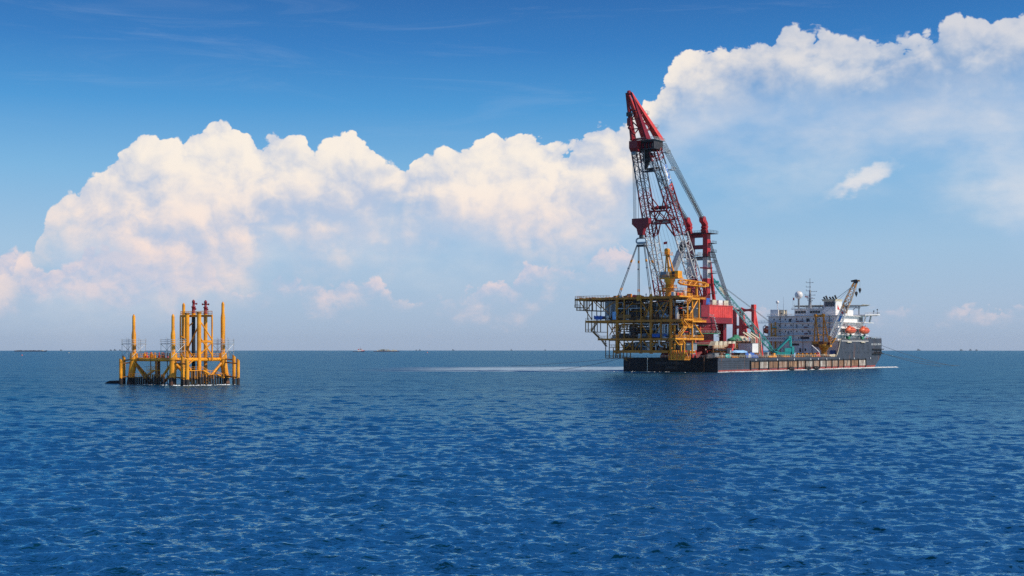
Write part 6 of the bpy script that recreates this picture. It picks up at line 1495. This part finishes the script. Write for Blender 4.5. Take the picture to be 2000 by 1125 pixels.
# ---------------------------------------------------------------- far ships, buoys
FARB = paint('far_ship_haze_grey', (0.20, 0.22, 0.25), 0.7, var=0.2, scale=0.02)  # grey lightened so the colour itself carries some distance haze
def far(px, d): return V((px-1000)/FPX*d, d, curve_drop(d))
def tug():
    d = 4700.0; c = far(700, d); k = d/FPX; fr = Frame(c.x, c.y, 0)
    t = Thing('tugboat', 'small tugboat with red and white wheelhouse near the horizon', 'tugboat', fr, (0, 0, c.z))
    z = c.z
    t.part('hull', MB().prism([(-11.5*k, 0, z-1), (10.5*k, 0, z-1), (12.5*k, 0, z+2.7*k), (7*k, 0, z+2.4*k), (4*k, 0, z+1.4*k), (-11.5*k, 0, z+1.0*k)], (0, 8*k, 0)), paint('far_hull', (0.07, 0.09, 0.15), 0.6, scale=0.05))
    t.part('bulwark', MB().prism([(6*k, -0.5, z+1.6*k), (11.8*k, -0.5, z+1.9*k), (12.5*k, -0.5, z+2.7*k), (6*k, -0.5, z+2.5*k)], (0, 8*k, 0)), RED2)
    h = t.part('deckhouse', MB().box((-1.5*k, k, z+1.4*k), (9*k, 6*k, z+3.6*k)), WHT)
    t.part('wheelhouse', MB().box((2*k, 1.5*k, z+3.6*k), (7*k, 5.5*k, z+5.2*k)), WHT)
    t.part('wheelhouse_roof', MB().box((1.6*k, 1.2*k, z+5.2*k), (7.4*k, 5.8*k, z+5.6*k)), RED2)
    t.part('wheelhouse_window', MB().box((2.4*k, 1.4*k, z+4.2*k), (6.6*k, 1.5*k, z+4.9*k)), GLASS)
    t.part('funnel', MB().box((-1.2*k, 2*k, z+3.6*k), (0.6*k, 4.5*k, z+5.4*k)), RED2)
    t.part('mast', MB().tube((3.5*k, 3*k, z+5.6*k), (3.5*k, 3*k, z+9*k), 0.22*k, n=6), GREY)
tug()
def barge(px0, px1, d, lab, loaded, hull_mat):
    c = far((px0+px1)/2, d); k = d/FPX; w = (px1-px0)/2*k; fr = Frame(c.x, c.y, 0); z = c.z
    t = Thing('cargo_barge', lab, 'barge', fr, (0, 0, z)); rr = random.Random(px0)
    t.part('hull', MB().prism([(-w*0.94, 0, z-1), (w*0.9, 0, z-1), (w, 0, z+2.2*k), (w*0.9, 0, z+1.6*k), (-w*0.9, 0, z+1.5*k), (-w, 0, z+2.0*k)], (0, 9*k, 0)), hull_mat)
    if loaded:
        x = -w*0.72
        while x < w*0.55:
            l = rr.uniform(1.2, 3.2)*k; h = rr.uniform(1.2, 3.4)*k
            t.part('deck_cargo', MB().box((x, rr.uniform(0.5, 2)*k, z+1.5*k), (x+l, 6*k, z+1.5*k+h)), rr.choice((CREAM, CREAM, WHT2, GREY, GREY, CREAM))); x += l+rr.uniform(0, 0.6)*k
        t.part('cargo_frame', MB().box((-w*0.55, 0.6*k, z+4.6*k), (w*0.18, 6*k, z+5.1*k)), CREAM)
        for q in range(7): t.part('frame_post', MB().box((-w*0.55+q*w*0.12, 0.6*k, z+1.5*k), (-w*0.55+q*w*0.12+0.3*k, 1.0*k, z+4.6*k)), CREAM)
        t.part('wheelhouse', MB().box((w*0.62, k, z+1.6*k), (w*0.80, 6*k, z+3.4*k)), CREAM)
    else:
        for q in range(16):
            x = -w*0.85+q*w*0.1; t.part('deck_cargo', MB().box((x, k, z+1.4*k), (x+w*0.085, 6*k, z+(1.9+rr.random()*0.7)*k)), hull_mat)
        t.part('wheelhouse', MB().box((w*0.68, k, z+1.6*k), (w*0.78, 6*k, z+2.9*k)), CREAM)
barge(729, 780, 4700.0, 'long loaded barge with stacked cream cargo near the horizon', True, paint('far_hull', (0.07, 0.09, 0.15)))
barge(27, 90, 5200.0, 'low dark empty barge at the far left of the horizon', False, paint('far_dark_hull', (0.05, 0.075, 0.13), 0.7, scale=0.05))
names = ('leftmost', 'second', 'third', 'fourth', 'fifth', 'sixth', 'seventh', 'eighth', 'ninth', 'tenth', 'eleventh', 'twelfth', 'thirteenth')
for i, (px, w, h) in enumerate(((119, 4, 2), (216, 4, 2.2), (224, 5, 3), (234, 3, 2.4), (813, 3, 2), (820, 4, 3), (885, 5, 3), (999, 4, 3.4), (1065, 4, 2.6), (1795, 7, 3.4), (1878, 5, 2.6), (1896, 4, 3), (1908, 4, 2.2))):
    d = 11200.0+150*(i % 4); c = far(px, d); k = d/FPX; fr = Frame(c.x, c.y, 0); z = c.z
    t = Thing('distant_ship', f'tiny blue-grey ship on the horizon, {names[i]} from the left' if i else 'tiny blue-grey ship on the horizon, leftmost of all', 'ship', fr, (0, 0, z), 'ships far off on the horizon')
    t.part('hull', MB().prism([(-w/2*k, 0, z-1), (w/2*k*0.9, 0, z-1), (w/2*k, 0, z+1.2*k), (-w/2*k, 0, z+1.0*k)], (0, 3*k, 0)), FARB)
    t.part('superstructure', MB().box((-w*0.32*k, 0.5*k, z+k), (-w*0.05*k, 2.5*k, z+h*k)).box((w*0.1*k, 0.8*k, z+k), (w*0.2*k, 2*k, z+h*0.8*k)), FARB)
for px, py, m, lab, s_ in ((43, 693.5, ORNG, 'orange channel buoy under the dark barge', 1.0), (134.5, 687.2, CREAM, 'small pale buoy right of the dark barge', 0.8), (834.5, 686.8, ORNG, 'small orange buoy right of the loaded barge', 0.8)):
    d = {43: 2150.0, 134.5: 3400.0, 834.5: 3600.0}[px]; c = far(px, d); k = d/FPX*s_; fr = Frame(c.x, c.y, 0)
    t = Thing('buoy', lab, 'buoy', fr, (0, 0, c.z-0.3), 'buoys near the horizon')
    t.part('float', MB().lathe((0, 0, c.z), [(0.9*k, -0.4), (1.3*k, 0.3*k), (1.1*k, 0.9*k), (0.3*k, 1.1*k)], 14), m)
    t.part('tower', MB().lathe((0, 0, c.z), [(0.6*k, 1.0*k), (0.25*k, 2.2*k), (0.05*k, 2.5*k)], 8), m)
# ---------------------------------------------------------------- white water along the hull and the jacket
FOAM = paint('white_foam', (0.80, 0.83, 0.85), 0.8, var=0.15, scale=1.0)
def foam_patch(name, label, frame, spine, n, spread, size, seed):
    """ragged low ridges of broken water along a line"""
    rr = random.Random(seed); mb = MB(); L = sum((Vector(b)-Vector(a)).length for a, b in zip(spine, spine[1:]))
    for i in range(n):
        f = rr.random()*L
        for a, b in zip(spine, spine[1:]):
            l = (Vector(b)-Vector(a)).length
            if f <= l: p = Vector(a).lerp(Vector(b), f/l); break
            f -= l
        else: continue
        p = p+V(rr.gauss(0, spread[0]), rr.gauss(0, spread[1]), 0); s_ = size*rr.uniform(0.4, 1.3); a0 = rr.uniform(0, 6.28); k = rr.choice((5, 6, 7))
        ring = [p+V(math.cos(a0+6.2832*j/k)*s_*rr.uniform(0.6, 1.5)*1.6, math.sin(a0+6.2832*j/k)*s_*rr.uniform(0.4, 1.0), -0.12) for j in range(k)]
        top = p+V(rr.uniform(-.3, .3)*s_, rr.uniform(-.2, .2)*s_, s_*rr.uniform(0.25, 0.7))
        mb.add(ring+[top], [(j, (j+1) % k, k) for j in range(k)], True)
    o = mesh_object(name, mb, FOAM, spine[0]); o.location = frame.world(spine[0]); o.rotation_euler = (0, 0, frame.phi); COL.objects.link(o)
    o['kind'] = 'stuff'; o['label'] = label
foam_patch('bow_wave_foam', 'white foam breaking along the lit hull side', SHIP, [(1.2, 1, 0), (1.2, 120, 0), (1.6, 198, 0), (4, 212, 0)], 1500, (0.5, 1.5), 0.55, 1)
foam_patch('bow_wave_foam', 'thicker white foam thrown up at the bow', SHIP, [(1.8, 140, 0), (2.2, 200, 0), (5, 220, 0)], 700, (0.8, 1.5), 0.75, 2)
foam_patch('stern_foam', 'scattered foam flecks under the stern', SHIP, [(-BM, -5, 0), (2, -5, 0)], 40, (3, 5), 0.32, 3)
def jl2(px, dep):
    w = Vector(((px-1000)/FPX*dep, dep, 0)); dx, dy = w.x-JK.ox, w.y-JK.oy
    return Vector((dx*JK.c+dy*JK.s, -dx*JK.s+dy*JK.c, 0))
foam_patch('jacket_foam', 'white foam around the near legs of the yellow jacket', JK, [jl2(268, 437), jl2(338, 427.5), jl2(372, 426), jl2(455, 438)], 120, (0.8, 0.8), 0.28, 4)

# ---------------------------------------------------------------- humid air over the sea
def haze():
    m = bpy.data.materials.new('humid_air'); m.use_nodes = True; nt = m.node_tree; nt.nodes.clear()
    out = nt.nodes.new('ShaderNodeOutputMaterial'); pv = nt.nodes.new('ShaderNodeVolumePrincipled'); nt.links.new(pv.outputs[0], out.inputs['Volume'])
    pv.inputs['Color'].default_value = (0.80, 0.88, 1.0, 1); pv.inputs['Density'].default_value = 1.3e-5; pv.inputs['Anisotropy'].default_value = 0.2
    o = mesh_object('haze', MB().box((-16000, -16000, -25), (16000, 16000, 142)), m); COL.objects.link(o)
    o['kind'] = 'stuff'; o['label'] = 'thin humid haze over the open sea'
haze()
SC.cycles.volume_bounces = 0
